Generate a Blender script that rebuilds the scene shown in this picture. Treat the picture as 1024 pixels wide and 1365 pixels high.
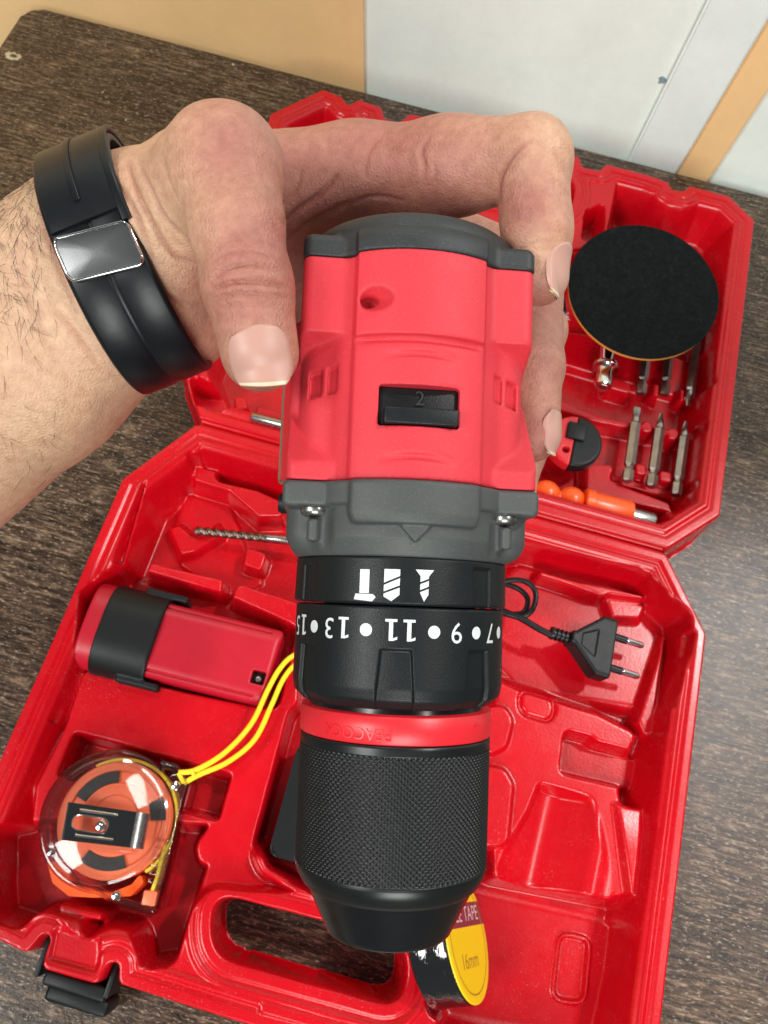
import bpy, bmesh, math, random
import numpy as np
from mathutils import Matrix, Vector
random.seed(7); np.random.seed(7)
for o in list(bpy.data.objects): bpy.data.objects.remove(o)
S = bpy.context.scene; COL = S.collection

# ------------------------------------------------------------------ camera
FP = 1100.0; CX, CY = 512.0, 682.5; HC = 0.49
TH, RO, PH = 0.3994, 0.1855, -0.09378
_fw = np.array([0, math.sin(TH), -math.cos(TH)]); _up = np.array([0, math.cos(TH), math.sin(TH)]); _rt = np.array([1., 0, 0])
CR = math.cos(RO)*_rt + math.sin(RO)*_up; CU = -math.sin(RO)*_rt + math.cos(RO)*_up; CF = _fw
CAMP = np.array([0, 0, HC])
cd = bpy.data.cameras.new('camera'); cam = bpy.data.objects.new('camera', cd); COL.objects.link(cam)
cd.sensor_fit = 'VERTICAL'; cd.sensor_height = 36; cd.sensor_width = 27; cd.lens = FP/1365*36
cd.clip_start = 0.01; cd.clip_end = 60
CAMM = Matrix(((CR[0], CU[0], -CF[0], 0), (CR[1], CU[1], -CF[1], 0), (CR[2], CU[2], -CF[2], HC), (0, 0, 0, 1)))
cam.matrix_world = CAMM
cd.dof.use_dof = True; cd.dof.focus_distance = 0.205; cd.dof.aperture_fstop = 48
S.camera = cam
# ------------------------------------------------------------------ light: an indoor room with ceiling lamps and soft panels, one of them added
w = bpy.data.worlds.new('World'); S.world = w; w.use_nodes = True
bg = w.node_tree.nodes['Background']; bg.inputs[0].default_value = (0.90, 0.97, 0.97, 1); bg.inputs[1].default_value = 0.135
def area(name, loc, target, size, power, col=(1, .98, .95), sy=None):
    l = bpy.data.lights.new(name, 'AREA'); l.energy = power; l.color = col; l.size = size
    if sy: l.shape = 'RECTANGLE'; l.size_y = sy
    o = bpy.data.objects.new(name, l); COL.objects.link(o); o.location = loc
    o.rotation_euler = (Vector(target)-Vector(loc)).to_track_quat('-Z', 'Y').to_euler(); return o
area('ceiling_lamp', (1.22, .88, 2.2), (1.22, .88, 0), .16, 34)
area('ceiling_lamp', (1.34, .03, 2.2), (1.34, .03, 0), .18, 9)
area('ceiling_lamp', (-.60, 1.36, 2.2), (-.6, 1.36, 0), .20, 12)
area('soft_panel', (-1.25, -.80, 1.85), (0, .25, 0), .7, 32, (.98, 1, .96))
area('soft_panel', (.45, -1.8, 1.45), (-.1, .55, 0), 1.0, 42, (.97, 1, .96))  # added panel behind the camera to brighten the wall, no known source
S.view_settings.view_transform = 'Standard'; S.view_settings.look = 'None'; S.view_settings.exposure = 0.05; S.view_settings.gamma = 1
S.render.engine = 'CYCLES'; S.cycles.max_bounces = 10; S.cycles.transmission_bounces = 10; S.cycles.transparent_max_bounces = 12

# ------------------------------------------------------------------ coordinate helpers
def ray(x, y): return (x-CX)/FP*CR - (y-CY)/FP*CU + CF
def atz(x, y, z):                       # world point on the level plane z
    d = ray(x, y); return CAMP + d*((z-HC)/d[2])
cph, sph = math.cos(PH), math.sin(PH)
def uv(x, y, z=.045):                   # case coordinates in mm
    P = atz(x, y, z)*1000; return (P[0]*cph+P[1]*sph, -P[0]*sph+P[1]*cph)
def atd(x, y, d):                       # camera frame point at depth d (X right, Y up, Z to the camera)
    return np.array([(x-CX)/FP*d, -(y-CY)/FP*d, -d])
ROTC = Matrix.Rotation(PH, 4, 'Z')      # case frame (metres) -> world

# ------------------------------------------------------------------ materials
def new_mat(name):
    m = bpy.data.materials.new(name); m.use_nodes = True; nt = m.node_tree
    return m, nt, nt.nodes['Principled BSDF'], nt.nodes, nt.links
def noise(nt, scale, detail=4, rough=.6, vec=None, stretch=None, out='Fac'):
    n = nt.nodes.new('ShaderNodeTexNoise'); n.inputs['Scale'].default_value = scale; n.inputs['Detail'].default_value = detail; n.inputs['Roughness'].default_value = rough
    if vec is None:
        tc = nt.nodes.new('ShaderNodeTexCoord'); vec = tc.outputs['Object']
    if stretch:
        mp = nt.nodes.new('ShaderNodeMapping'); mp.inputs['Scale'].default_value = stretch; nt.links.new(vec, mp.inputs['Vector']); vec = mp.outputs['Vector']
    nt.links.new(vec, n.inputs['Vector']); return n.outputs[out]
def ramp(nt, fac, stops):
    r = nt.nodes.new('ShaderNodeValToRGB'); e = r.color_ramp.elements
    while len(e) < len(stops): e.new(.5)
    for i, (p, c) in enumerate(stops):
        e[i].position = p; e[i].color = (*c, 1) if len(c) == 3 else c
    nt.links.new(fac, r.inputs['Fac']); return r.outputs['Color']
def bump(nt, h, strength, dist=.001, prev=None):
    b = nt.nodes.new('ShaderNodeBump'); b.inputs['Strength'].default_value = strength; b.inputs['Distance'].default_value = dist
    nt.links.new(h, b.inputs['Height'])
    if prev: nt.links.new(prev, b.inputs['Normal'])
    return b.outputs['Normal']
def plastic(name, col, rough=.45, var=.12, grain=2200, gs=.25, gd=.0002, wear=60, spec=.5, coat=0, metal=0, sss=0, rvar=.08, speck=0, dust=0):
    m, nt, p, N, L = new_mat(name)
    ge = N.new('ShaderNodeNewGeometry').outputs['Position']
    n = noise(nt, wear, 5, .6, ge); c2 = tuple(min(1, c*(1+var)) for c in col); c1 = tuple(c*(1-var) for c in col)
    base_ = ramp(nt, n, [(.3, c1), (.7, c2)])
    if dust:
        x = N.new('ShaderNodeMixRGB'); L.new(base_, x.inputs[1]); x.inputs[2].default_value = (.75, .45, .42, 1)
        dm = N.new('ShaderNodeMath'); dm.operation = 'MULTIPLY'; L.new(ramp(nt, noise(nt, 1300, 3, .6, ge), [(.63, (0, 0, 0)), (.72, (dust,)*3)]), dm.inputs[0]); L.new(ramp(nt, noise(nt, 22, 4, .6, ge), [(.45, (0, 0, 0)), (.65, (1, 1, 1))]), dm.inputs[1])
        L.new(dm.outputs[0], x.inputs[0]); base_ = x.outputs[0]
    if speck:
        x = N.new('ShaderNodeMixRGB'); L.new(base_, x.inputs[1]); x.inputs[2].default_value = (*[min(1, c*1.5+.10) for c in col], 1)
        L.new(ramp(nt, noise(nt, 2000, 3, .6, ge), [(.57, (0, 0, 0)), (.74, (speck,)*3)]), x.inputs[0]); base_ = x.outputs[0]
    L.new(base_, p.inputs['Base Color'])
    mr = N.new('ShaderNodeMapRange'); mr.inputs[3].default_value = rough-rvar; mr.inputs[4].default_value = rough+rvar
    L.new(noise(nt, wear*2.3, 6, .7, ge), mr.inputs[0]); L.new(mr.outputs[0], p.inputs['Roughness'])
    p.inputs['Specular IOR Level'].default_value = spec; p.inputs['Coat Weight'].default_value = coat; p.inputs['Metallic'].default_value = metal
    if sss: p.inputs['Subsurface Weight'].default_value = sss; p.inputs['Subsurface Radius'].default_value = (.004, .001, .001); p.inputs['Subsurface Scale'].default_value = 1
    if gs:
        b = bump(nt, noise(nt, grain, 2, .6, ge), gs, gd); b = bump(nt, noise(nt, wear*1.5, 3, .6, ge), .15, .0004, b); L.new(b, p.inputs['Normal'])
    return m
M = {}
M['case'] = plastic('moulded_red_plastic', (.53, .0012, .008), .26, .07, 700, .18, .0003, 35, spec=.42, rvar=.10, dust=.5)
M['drill_red'] = plastic('textured_red_nylon', (.57, .026, .041), .55, .05, 3300, .5, .00014, 60, spec=.4, speck=.22)
M['redring'] = plastic('red_collar_plastic', (.66, .016, .026), .38, .05, 900, .2, .0001, 60)
M['grey'] = plastic('textured_grey_nylon', (.050, .054, .053), .52, .08, 3300, .5, .00014, 60, speck=.25)
M['darkgrey'] = plastic('textured_dark_grey_nylon', (.015, .0175, .019), .52, .1, 3300, .5, .00014, 60, speck=.3)
M['black'] = plastic('black_plastic', (.0065, .008, .009), .42, .1, 2500, .4, .00015, 60, spec=.28)
M['glossblack'] = plastic('glossy_black_metal', (.005, .005, .006), .22, .1, 800, .05, .0001, 40)
M['knurl'] = plastic('black_knurled_plastic', (.0055, .006, .0065), .33, .1, 900, .05, .0001, 40, spec=.42)
M['white'] = plastic('white_print', (.60, .63, .64), .5, .08, 2500, .3, .0001, 900)
M['rubber'] = plastic('black_rubber', (.005, .006, .008), .36, .1, 500, .1, .0001, 60, spec=.3)
M['steel'] = plastic('brushed_steel', (.42, .41, .40), .28, .15, 900, .2, .0001, 200, metal=1)
M['darksteel'] = plastic('dark_steel', (.36, .345, .33), .30, .2, 900, .3, .0001, 200, metal=1)
M['chrome'] = plastic('polished_chrome', (.78, .78, .79), .09, .05, 900, 0, .0001, 100, metal=1, rvar=.03)
M['yellow'] = plastic('yellow_cord', (.85, .62, .01), .45, .06, 900, .2, .0001, 100)
M['orange'] = plastic('orange_plastic', (.93, .10, .012), .30, .05, 500, .1, .0001, 60, sss=.0)

# ------------------------------------------------------------------ mesh helpers
def mesh_np(name, V, F, mat, parent=None, smooth=True, M4=None):
    V = np.asarray(V, dtype=np.float32); F = np.asarray(F, dtype=np.int32); k = F.shape[1]
    me = bpy.data.meshes.new(name); me.vertices.add(len(V)); me.vertices.foreach_set('co', V.ravel())
    me.loops.add(F.size); me.loops.foreach_set('vertex_index', F.ravel())
    me.polygons.add(len(F)); me.polygons.foreach_set('loop_start', np.arange(0, F.size, k, dtype=np.int32))
    me.polygons.foreach_set('loop_total', np.full(len(F), k, dtype=np.int32))
    me.update(calc_edges=True); me.validate()
    if smooth: me.polygons.foreach_set('use_smooth', np.ones(len(me.polygons), dtype=bool))
    if mat: me.materials.append(mat)
    o = bpy.data.objects.new(name, me); COL.objects.link(o)
    if parent: o.parent = parent
    if M4 is not None: o.matrix_local = M4
    return o
def bm_obj(name, bm, mat, parent=None, smooth=True, M4=None, angle=40):
    me = bpy.data.meshes.new(name)
    bmesh.ops.recalc_face_normals(bm, faces=bm.faces)
    bm.to_mesh(me); bm.free()
    if smooth:
        me.polygons.foreach_set('use_smooth', np.ones(len(me.polygons), dtype=bool))
        me.set_sharp_from_angle(angle=math.radians(angle))
    if mat: me.materials.append(mat)
    o = bpy.data.objects.new(name, me); COL.objects.link(o)
    if parent: o.parent = parent
    if M4 is not None: o.matrix_local = M4
    return o
def thing(name, label, cat, M4=None, group=None):
    o = bpy.data.objects.new(name, None); COL.objects.link(o); o.empty_display_size = .01
    if M4 is not None: o.matrix_world = M4
    o['label'] = label; o['category'] = cat
    if group: o['group'] = group
    return o
def tag(o, label, cat, group=None):
    o['label'] = label; o['category'] = cat
    if group: o['group'] = group
    return o
def structure(o): o['kind'] = 'structure'; return o
def box(bm, x0, x1, y0, y1, z0, z1, bevel=0, seg=2, M4=None):
    r = bmesh.ops.create_cube(bm, size=1); vs = r['verts']
    for v in vs: v.co = Vector((x0+(v.co.x+.5)*(x1-x0), y0+(v.co.y+.5)*(y1-y0), z0+(v.co.z+.5)*(z1-z0)))
    if bevel:
        es = list({e for v in vs for e in v.link_edges})
        r = bmesh.ops.bevel(bm, geom=es, offset=bevel, segments=seg, affect='EDGES', profile=.5); vs = list({v for f in r['faces'] for v in f.verts} | {v for v in vs if v.is_valid})
    if M4 is not None: bmesh.ops.transform(bm, matrix=M4, verts=vs)
    return vs
def lathe(bm, prof, n=48, M4=None, cap=True):      # prof: (r, z) list, about Z
    rings = []
    for r, z in prof:
        if r < 1e-7: rings.append([bm.verts.new((0, 0, z))])
        else: rings.append([bm.verts.new((r*math.cos(2*math.pi*i/n), r*math.sin(2*math.pi*i/n), z)) for i in range(n)])
    for a, b in zip(rings, rings[1:]):
        for i in range(n):
            j = (i+1) % n
            if len(a) == 1 and len(b) == 1: continue
            if len(a) == 1: bm.faces.new((a[0], b[j], b[i]))
            elif len(b) == 1: bm.faces.new((a[i], a[j], b[0]))
            else: bm.faces.new((a[i], a[j], b[j], b[i]))
    if cap:
        for rr in (rings[0], rings[-1]):
            if len(rr) > 2: bm.faces.new(rr)
    if M4 is not None: bmesh.ops.transform(bm, matrix=M4, verts=[v for r in rings for v in r])
def tube(bm, pts, r, n=10, cap=True, flat=1.0, upv=(0, 0, 1), rs=None):
    pts = [Vector(p) for p in pts]; rings = []
    prevx = None
    for i, p in enumerate(pts):
        t = (pts[min(i+1, len(pts)-1)]-pts[max(i-1, 0)]).normalized()
        if prevx is None:
            x = t.cross(Vector(upv));
            if x.length < 1e-4: x = t.cross(Vector((1, 0, 0)))
        else: x = prevx - t*prevx.dot(t)
        x.normalize(); prevx = x; y = t.cross(x); rr = rs[i] if rs else r
        rings.append([bm.verts.new(p + x*rr*math.cos(2*math.pi*k/n) + y*rr*flat*math.sin(2*math.pi*k/n)) for k in range(n)])
    for a, b in zip(rings, rings[1:]):
        for k in range(n): bm.faces.new((a[k], a[(k+1) % n], b[(k+1) % n], b[k]))
    if cap: bm.faces.new(rings[0]); bm.faces.new(rings[-1])
def spline(pts, n=8):                               # Catmull-Rom through the points
    P = [np.array(p, float) for p in pts]; P = [2*P[0]-P[1]]+P+[2*P[-1]-P[-2]]; out = []
    for i in range(1, len(P)-2):
        for k in range(n):
            t = k/n; out.append(.5*((2*P[i])+(-P[i-1]+P[i+1])*t+(2*P[i-1]-5*P[i]+4*P[i+1]-P[i+2])*t*t+(-P[i-1]+3*P[i]-3*P[i+1]+P[i+2])*t**3))
    out.append(P[-2]); return out
def prism(bm, poly, z0, z1, M4=None):
    a = [bm.verts.new((x, y, z0)) for x, y in poly]; b = [bm.verts.new((x, y, z1)) for x, y in poly]; n = len(poly)
    fs = [bm.faces.new(a[::-1]), bm.faces.new(b)]
    for i in range(n): fs.append(bm.faces.new((a[i], a[(i+1) % n], b[(i+1) % n], b[i])))
    if M4 is not None: bmesh.ops.transform(bm, matrix=M4, verts=a+b)
    return a+b
def fillet(poly, r, n=6):
    out = []; P = [np.array(p, float) for p in poly]; m = len(P)
    for i in range(m):
        p = P[i]; a = P[i-1]-p; b = P[(i+1) % m]-p; la, lb = np.linalg.norm(a), np.linalg.norm(b); a /= la; b /= lb
        ang = math.acos(max(-1, min(1, float(a@b))));
        if ang > math.pi-.05: out.append(tuple(p)); continue
        d = min(r/math.tan(ang/2), la*.48, lb*.48)
        p0, p1 = p+a*d, p+b*d
        for k in range(n+1):
            t = k/n; out.append(tuple((1-t)**2*p0+2*t*(1-t)*p+t*t*p1))
    return out
def text_mesh(body, size, shear=0, extrude=0):
    cu = bpy.data.curves.new('t', 'FONT'); cu.body = body; cu.size = size; cu.align_x = 'CENTER'; cu.align_y = 'CENTER'; cu.shear = shear; cu.extrude = extrude; cu.resolution_u = 3
    o = bpy.data.objects.new('t', cu); COL.objects.link(o)
    dg = bpy.context.evaluated_depsgraph_get(); dg.update()
    me = bpy.data.meshes.new_from_object(o.evaluated_get(dg)); bpy.data.objects.remove(o); bpy.data.curves.remove(cu)
    bm = bmesh.new(); bm.from_mesh(me); bpy.data.meshes.remove(me); return bm
def split_x(bm, step):                              # slice a flat mesh so that it can be bent
    xs = [v.co.x for v in bm.verts]; x = math.floor(min(xs)/step)*step
    while x < max(xs):
        bmesh.ops.bisect_plane(bm, geom=bm.verts[:]+bm.edges[:]+bm.faces[:], plane_co=(x, 0, 0), plane_no=(1, 0, 0)); x += step

# ------------------------------------------------------------------ distance fields and surface nets
def sd_poly(X, Y, poly):                            # signed distance, positive inside
    P = np.array(poly, float); n = len(P); d = np.full(X.shape, 1e9); ins = np.zeros(X.shape, bool)
    for i in range(n):
        a = P[i]; b = P[(i+1) % n]; e = b-a; wx, wy = X-a[0], Y-a[1]
        t = np.clip((wx*e[0]+wy*e[1])/max(e@e, 1e-12), 0, 1); d = np.minimum(d, (wx-e[0]*t)**2+(wy-e[1]*t)**2)
        c = ((a[1] > Y) != (b[1] > Y))
        if abs(e[1]) > 1e-12: ins ^= c & (X < (Y-a[1])*e[0]/e[1]+a[0])
    d = np.sqrt(d); return np.where(ins, d, -d)
def sstep(t): t = np.clip(t, 0, 1); return t*t*(3-2*t)
def smin(a, b, k): h = np.maximum(k-np.abs(a-b), 0)/k; return np.minimum(a, b)-h*h*k*.25
def smax(a, b, k): return -smin(-a, -b, k)
def surface_nets(f, lo, hi, h, coarse=4, margin=2.2):
    """mesh of the zero level of f(points Nx3); evaluates finely only near the surface"""
    lo = np.array(lo, float); n = np.ceil((np.array(hi)-lo)/h/coarse).astype(int)*coarse
    nc = n//coarse+1; ax = [lo[i]+np.arange(nc[i])*h*coarse for i in range(3)]
    G = np.stack(np.meshgrid(*ax, indexing='ij'), -1).reshape(-1, 3); D = f(G).reshape(nc)
    cellabs = np.abs(D); near = cellabs < h*coarse*margin
    nb = np.zeros(nc-1, bool)
    for dx in (0, 1):
        for dy in (0, 1):
            for dz in (0, 1): nb |= near[dx:nc[0]-1+dx, dy:nc[1]-1+dy, dz:nc[2]-1+dz]
    far = np.sign(D[:-1, :-1, :-1])*1.0
    A = np.repeat(np.repeat(np.repeat(far, coarse, 0), coarse, 1), coarse, 2).astype(np.float32)
    A = np.pad(A, ((0, 1), (0, 1), (0, 1)), mode='edge')
    mask = np.zeros(A.shape, bool); bi = np.argwhere(nb)
    off = np.stack(np.meshgrid(*[np.arange(coarse+1)]*3, indexing='ij'), -1).reshape(-1, 3)
    for c0 in range(0, len(bi), 20000):
        I = (bi[c0:c0+20000, None, :]*coarse+off[None]).reshape(-1, 3); mask[I[:, 0], I[:, 1], I[:, 2]] = True
    idx = np.argwhere(mask)
    for c0 in range(0, len(idx), 400000):
        I = idx[c0:c0+400000]; A[I[:, 0], I[:, 1], I[:, 2]] = f(lo+I*h)
    s = A < 0; N = np.array(A.shape)-1
    cnt = np.zeros(N, np.int8)
    for dx in (0, 1):
        for dy in (0, 1):
            for dz in (0, 1): cnt += s[dx:N[0]+dx, dy:N[1]+dy, dz:N[2]+dz]
    cells = np.argwhere((cnt > 0) & (cnt < 8)); vid = np.full(N, -1, np.int64); vid[cells[:, 0], cells[:, 1], cells[:, 2]] = np.arange(len(cells))
    acc = np.zeros((len(cells), 3)); num = np.zeros(len(cells))
    corners = [(x, y, z) for x in (0, 1) for y in (0, 1) for z in (0, 1)]
    for a in corners:
        for k in range(3):
            if a[k]: continue
            b = list(a); b[k] = 1
            va = A[cells[:, 0]+a[0], cells[:, 1]+a[1], cells[:, 2]+a[2]]; vb = A[cells[:, 0]+b[0], cells[:, 1]+b[1], cells[:, 2]+b[2]]
            cr = (va < 0) != (vb < 0); t = np.where(cr, va/np.where(cr, va-vb, 1), 0)
            p = np.array(a, float)[None].repeat(len(cells), 0); p[:, k] += t; acc += p*cr[:, None]; num += cr
    V = lo+(cells+acc/num[:, None])*h; F = []
    for k in range(3):
        u, v = (k+1) % 3, (k+2) % 3
        sl0 = [slice(None)]*3; sl1 = [slice(None)]*3; sl0[k] = slice(0, -1); sl1[k] = slice(1, None)
        ed = np.argwhere(s[tuple(sl0)] != s[tuple(sl1)])
        ok = (ed[:, u] > 0) & (ed[:, v] > 0) & (ed[:, u] < N[u]) & (ed[:, v] < N[v]); ed = ed[ok]
        sg = s[ed[:, 0], ed[:, 1], ed[:, 2]]; q = []
        for du, dv in ((-1, -1), (0, -1), (0, 0), (-1, 0)):
            c = ed.copy(); c[:, u] += du; c[:, v] += dv; q.append(vid[c[:, 0], c[:, 1], c[:, 2]])
        q = np.stack(q, 1); q[~sg] = q[~sg][:, ::-1]; F.append(q)
    F = np.concatenate(F); F = F[(F >= 0).all(1)]
    return V, F
# ------------------------------------------------------------------ table
def wood():
    m, nt, p, N, L = new_mat('dark_wood_laminate')
    tc = N.new('ShaderNodeTexCoord'); ob = tc.outputs['Object']
    wv = noise(nt, 2.2, 4, .6, ob, (1, 3.0, 1), 'Color')                 # warp the grain a little
    vm = N.new('ShaderNodeVectorMath'); vm.operation = 'MULTIPLY_ADD'; L.new(wv, vm.inputs[0]); vm.inputs[1].default_value = (.006, .012, 0); L.new(ob, vm.inputs[2])
    gv = vm.outputs[0]
    fine = noise(nt, 420, 8, .80, gv, (.13, 1, 1)); mid = noise(nt, 60, 6, .6, gv, (.10, 1, 1)); big = noise(nt, 9, 5, .6, gv, (.3, 1, 1))
    pore = noise(nt, 1100, 5, .8, gv, (.16, 1, 1)); speck = noise(nt, 900, 4, .7, gv, (.3, 1, 1))
    def mx(a, b, f, t='MIX'):
        x = N.new('ShaderNodeMixRGB'); x.blend_type = t
        for k, vv in ((0, f), (1, a), (2, b)):
            if isinstance(vv, (int, float)): x.inputs[k].default_value = vv
            elif isinstance(vv, tuple): x.inputs[k].default_value = (*vv, 1)
            else: L.new(vv, x.inputs[k])
        return x.outputs[0]
    c = ramp(nt, fine, [(.39, (.009, .005, .003)), (.46, (.043, .024, .014)), (.53, (.092, .057, .035)), (.61, (.29, .20, .135))])
    c = mx(c, ramp(nt, mid, [(.30, (.55, .50, .47)), (.5, (.95, .95, .95)), (.7, (1.25, 1.23, 1.2))]), .9, 'MULTIPLY')
    c = mx(c, ramp(nt, big, [(.33, (.55, .50, .47)), (.55, (1, 1, 1)), (.75, (1.2, 1.2, 1.18))]), .8, 'MULTIPLY')
    c = mx(c, ramp(nt, pore, [(.40, (.25, .2, .18)), (.47, (1, 1, 1))]), .85, 'MULTIPLY')
    c = mx(c, (.42, .35, .27), ramp(nt, speck, [(.58, (0, 0, 0)), (.64, (.8, .8, .8))]))
    L.new(c, p.inputs['Base Color'])
    rr = N.new('ShaderNodeMapRange'); rr.inputs[3].default_value = .20; rr.inputs[4].default_value = .42; L.new(fine, rr.inputs[0]); L.new(rr.outputs[0], p.inputs['Roughness'])
    b = bump(nt, fine, .5, .00018); b = bump(nt, noise(nt, 420, 5, .75, gv, (.7, 1, 1)), .6, .00025, b); L.new(b, p.inputs['Normal']); b = bump(nt, noise(nt, 520, 3, .6, gv, (.8, 1, 1)), .9, .00040, b); p.inputs['Coat Weight'].default_value = .5; p.inputs['Coat Roughness'].default_value = .05; L.new(b, p.inputs['Coat Normal'])
    p.inputs['Specular IOR Level'].default_value = .15
    return m
M['wood'] = wood()
M['woodedge'] = plastic('dark_table_edging', (.045, .030, .022), .5, .3, 300, .2, .0003, 50)
table = thing('table', 'dark brown wood grain laminate table under the red case, its back edge against the wall', 'table', ROTC)
U0, U1, V0, V1 = -.421, .62, -.42, .558
bm = bmesh.new(); vs = prism(bm, fillet([(U0, V0), (U1, V0), (U1, V1), (U0, V1)], .014, 6), -.020, 0)
es = [e for e in bm.edges if e.verts[0].co.z > -.001 and e.verts[1].co.z > -.001]
bmesh.ops.bevel(bm, geom=es, offset=.002, segments=3, affect='EDGES')
bm_obj('tabletop', bm, M['wood'], table)
for u, v in ((U0+.05, V0+.05), (U1-.05, V0+.05), (U0+.05, V1-.05), (U1-.05, V1-.05)):
    bm = bmesh.new(); box(bm, u-.02, u+.02, v-.02, v+.02, -.74, -.021, .002); bm_obj('leg', bm, M['woodedge'], table)
# the pale chip ring near the corner
def chip(u, v, r, r2, sx, sy, mat, nm, seed):
    rnd = random.Random(seed); bm = bmesh.new(); n = 26; A = []; B = []
    jo = [rnd.uniform(.8, 1.25) for _ in range(n)]; ji = [rnd.uniform(.7, 1.3) for _ in range(n)]
    for k in range(n):
        a = 2*math.pi*k/n; A.append(bm.verts.new((u+r*sx*jo[k]*math.cos(a), v+r*sy*jo[k]*math.sin(a), .0002))); B.append(bm.verts.new((u+r2*sx*ji[k]*math.cos(a), v+r2*sy*ji[k]*math.sin(a), .00035)))
    for k in range(n): bm.faces.new((A[k], A[(k+1) % n], B[(k+1) % n], B[k]))
    if r2 < .0004: bm.faces.new(B)
    return bm_obj(nm, bm, mat, table)
M['chip'] = plastic('bare_chipboard', (.50, .44, .28), .8, .2, 900, .5, .0003, 300)
cu_, cv_ = [a/1000 for a in uv(18, 75, 0)]
chip(cu_, cv_, .0050, .0022, 1.3, .8, M['chip'], 'chip_mark', 3)
for (px, py, r) in ((311, 86, .0011), (137, 123, .0007), (168, 160, .0007)):
    a, b = [q/1000 for q in uv(px, py, 0)]; chip(a, b, r, .0002, 1, 1, M['chip'], 'chip_mark', px)

# ------------------------------------------------------------------ wall behind (vertical, square to the table's back edge)
def wallmat(name, col, rough=.6):
    m, nt, p, N, L = new_mat(name)
    n = noise(nt, 7, 8, .75); L.new(ramp(nt, n, [(.3, tuple(c*.86 for c in col)), (.7, tuple(min(1, c*1.03) for c in col))]), p.inputs['Base Color'])
    p.inputs['Roughness'].default_value = rough; L.new(bump(nt, noise(nt, 90, 5), .15, .001), p.inputs['Normal']); return m
M['wallw'] = wallmat('pale_painted_panel', (.89, .96, .89)); M['wallw2'] = wallmat('white_painted_trim', (.86, .93, .89)); M['wallo'] = wallmat('orange_tan_panel', (.98, .63, .30))
VW = .572
wall = thing('wall', 'pale panelled wall behind the table with orange tan sheet and slanted orange band', 'wall', ROTC)
bm = bmesh.new(); box(bm, -1.6, 1.6, VW, VW+.08, -.76, .9); bm_obj('wall_surface', bm, M['wallw'], wall, smooth=False)
def onwall(px, py, off=0):               # where the view of the photograph meets the wall, in wall coordinates (u, z)
    d = ray(px, py); n = np.array([-sph, cph, 0]); t = (VW-off)/(d@n); P = CAMP+d*t
    return (P[0]*cph+P[1]*sph, P[2])
def extend(a, b, z):                     # carry the line a-b on to height z
    t = (z-a[1])/(b[1]-a[1]); return (a[0]+(b[0]-a[0])*t, z)
def panel(name, L0, L1, R0, R1, off, mat, zt=.6, zb=-.75):
    a, b = onwall(*L0), onwall(*L1); c, d = onwall(*R0), onwall(*R1)
    p = [extend(a, b, zt), extend(c, d, zt), extend(c, d, zb), extend(a, b, zb)]
    bm = bmesh.new(); prism(bm, p, 0, off)
    Mx = Matrix(((1, 0, 0, 0), (0, 0, -1, VW), (0, 1, 0, 0), (0, 0, 0, 1)))
    bmesh.ops.transform(bm, matrix=Mx, verts=bm.verts)
    es = [e for e in bm.edges]; bmesh.ops.bevel(bm, geom=es, offset=off*.3, segments=2, affect='EDGES')
    return bm_obj(name, bm, mat, wall)
a, b = onwall(485.5, 0), onwall(486.5, 122)
bm = bmesh.new(); p = [(-1.58, .6), extend(a, b, .6), extend(a, b, -.75), (-1.58, -.75)]; prism(bm, p, 0, .003)
bmesh.ops.transform(bm, matrix=Matrix(((1, 0, 0, 0), (0, 0, -1, VW), (0, 1, 0, 0), (0, 0, 0, 1))), verts=bm.verts); bm_obj('orange_sheet', bm, M['wallo'], wall)
panel('trim_strip', (942, 0), (834.5, 217.5), (1023.5, 22), (899, 232), .006, M['wallw2'], .25, -.3)
panel('orange_band', (1025, 22), (900.5, 232), (1024, 117), (939, 247), .004, M['wallo'], .25, -.3)
M['dirt'] = plastic('bluish_scuff', (.22, .30, .33), .7, .3, 900, .2, .0002, 400)
for (px, py, r) in ((883, 107, .0036),):
    u, z = onwall(px, py); bm = bmesh.new()
    rnd = random.Random(px); prism(bm, [(u+r*rnd.uniform(.5, 1.1)*math.cos(k*.52), z+r*rnd.uniform(.5, 1.1)*math.sin(k*.52)) for k in range(12)], 0, .0006)
    bmesh.ops.transform(bm, matrix=Matrix(((1, 0, 0, 0), (0, 0, -1, VW-.0001), (0, 1, 0, 0), (0, 0, 0, 1))), verts=bm.verts); bm_obj('scuff', bm, M['dirt'], wall)
bm = bmesh.new(); box(bm, -3, 3, -3, 3, -.80, -.76); M['floor'] = plastic('grey_floor', (.35, .34, .32), .4, .1, 200, .1, .0003, 10)
structure(bm_obj('floor', bm, M['floor'], None, smooth=False))

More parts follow.
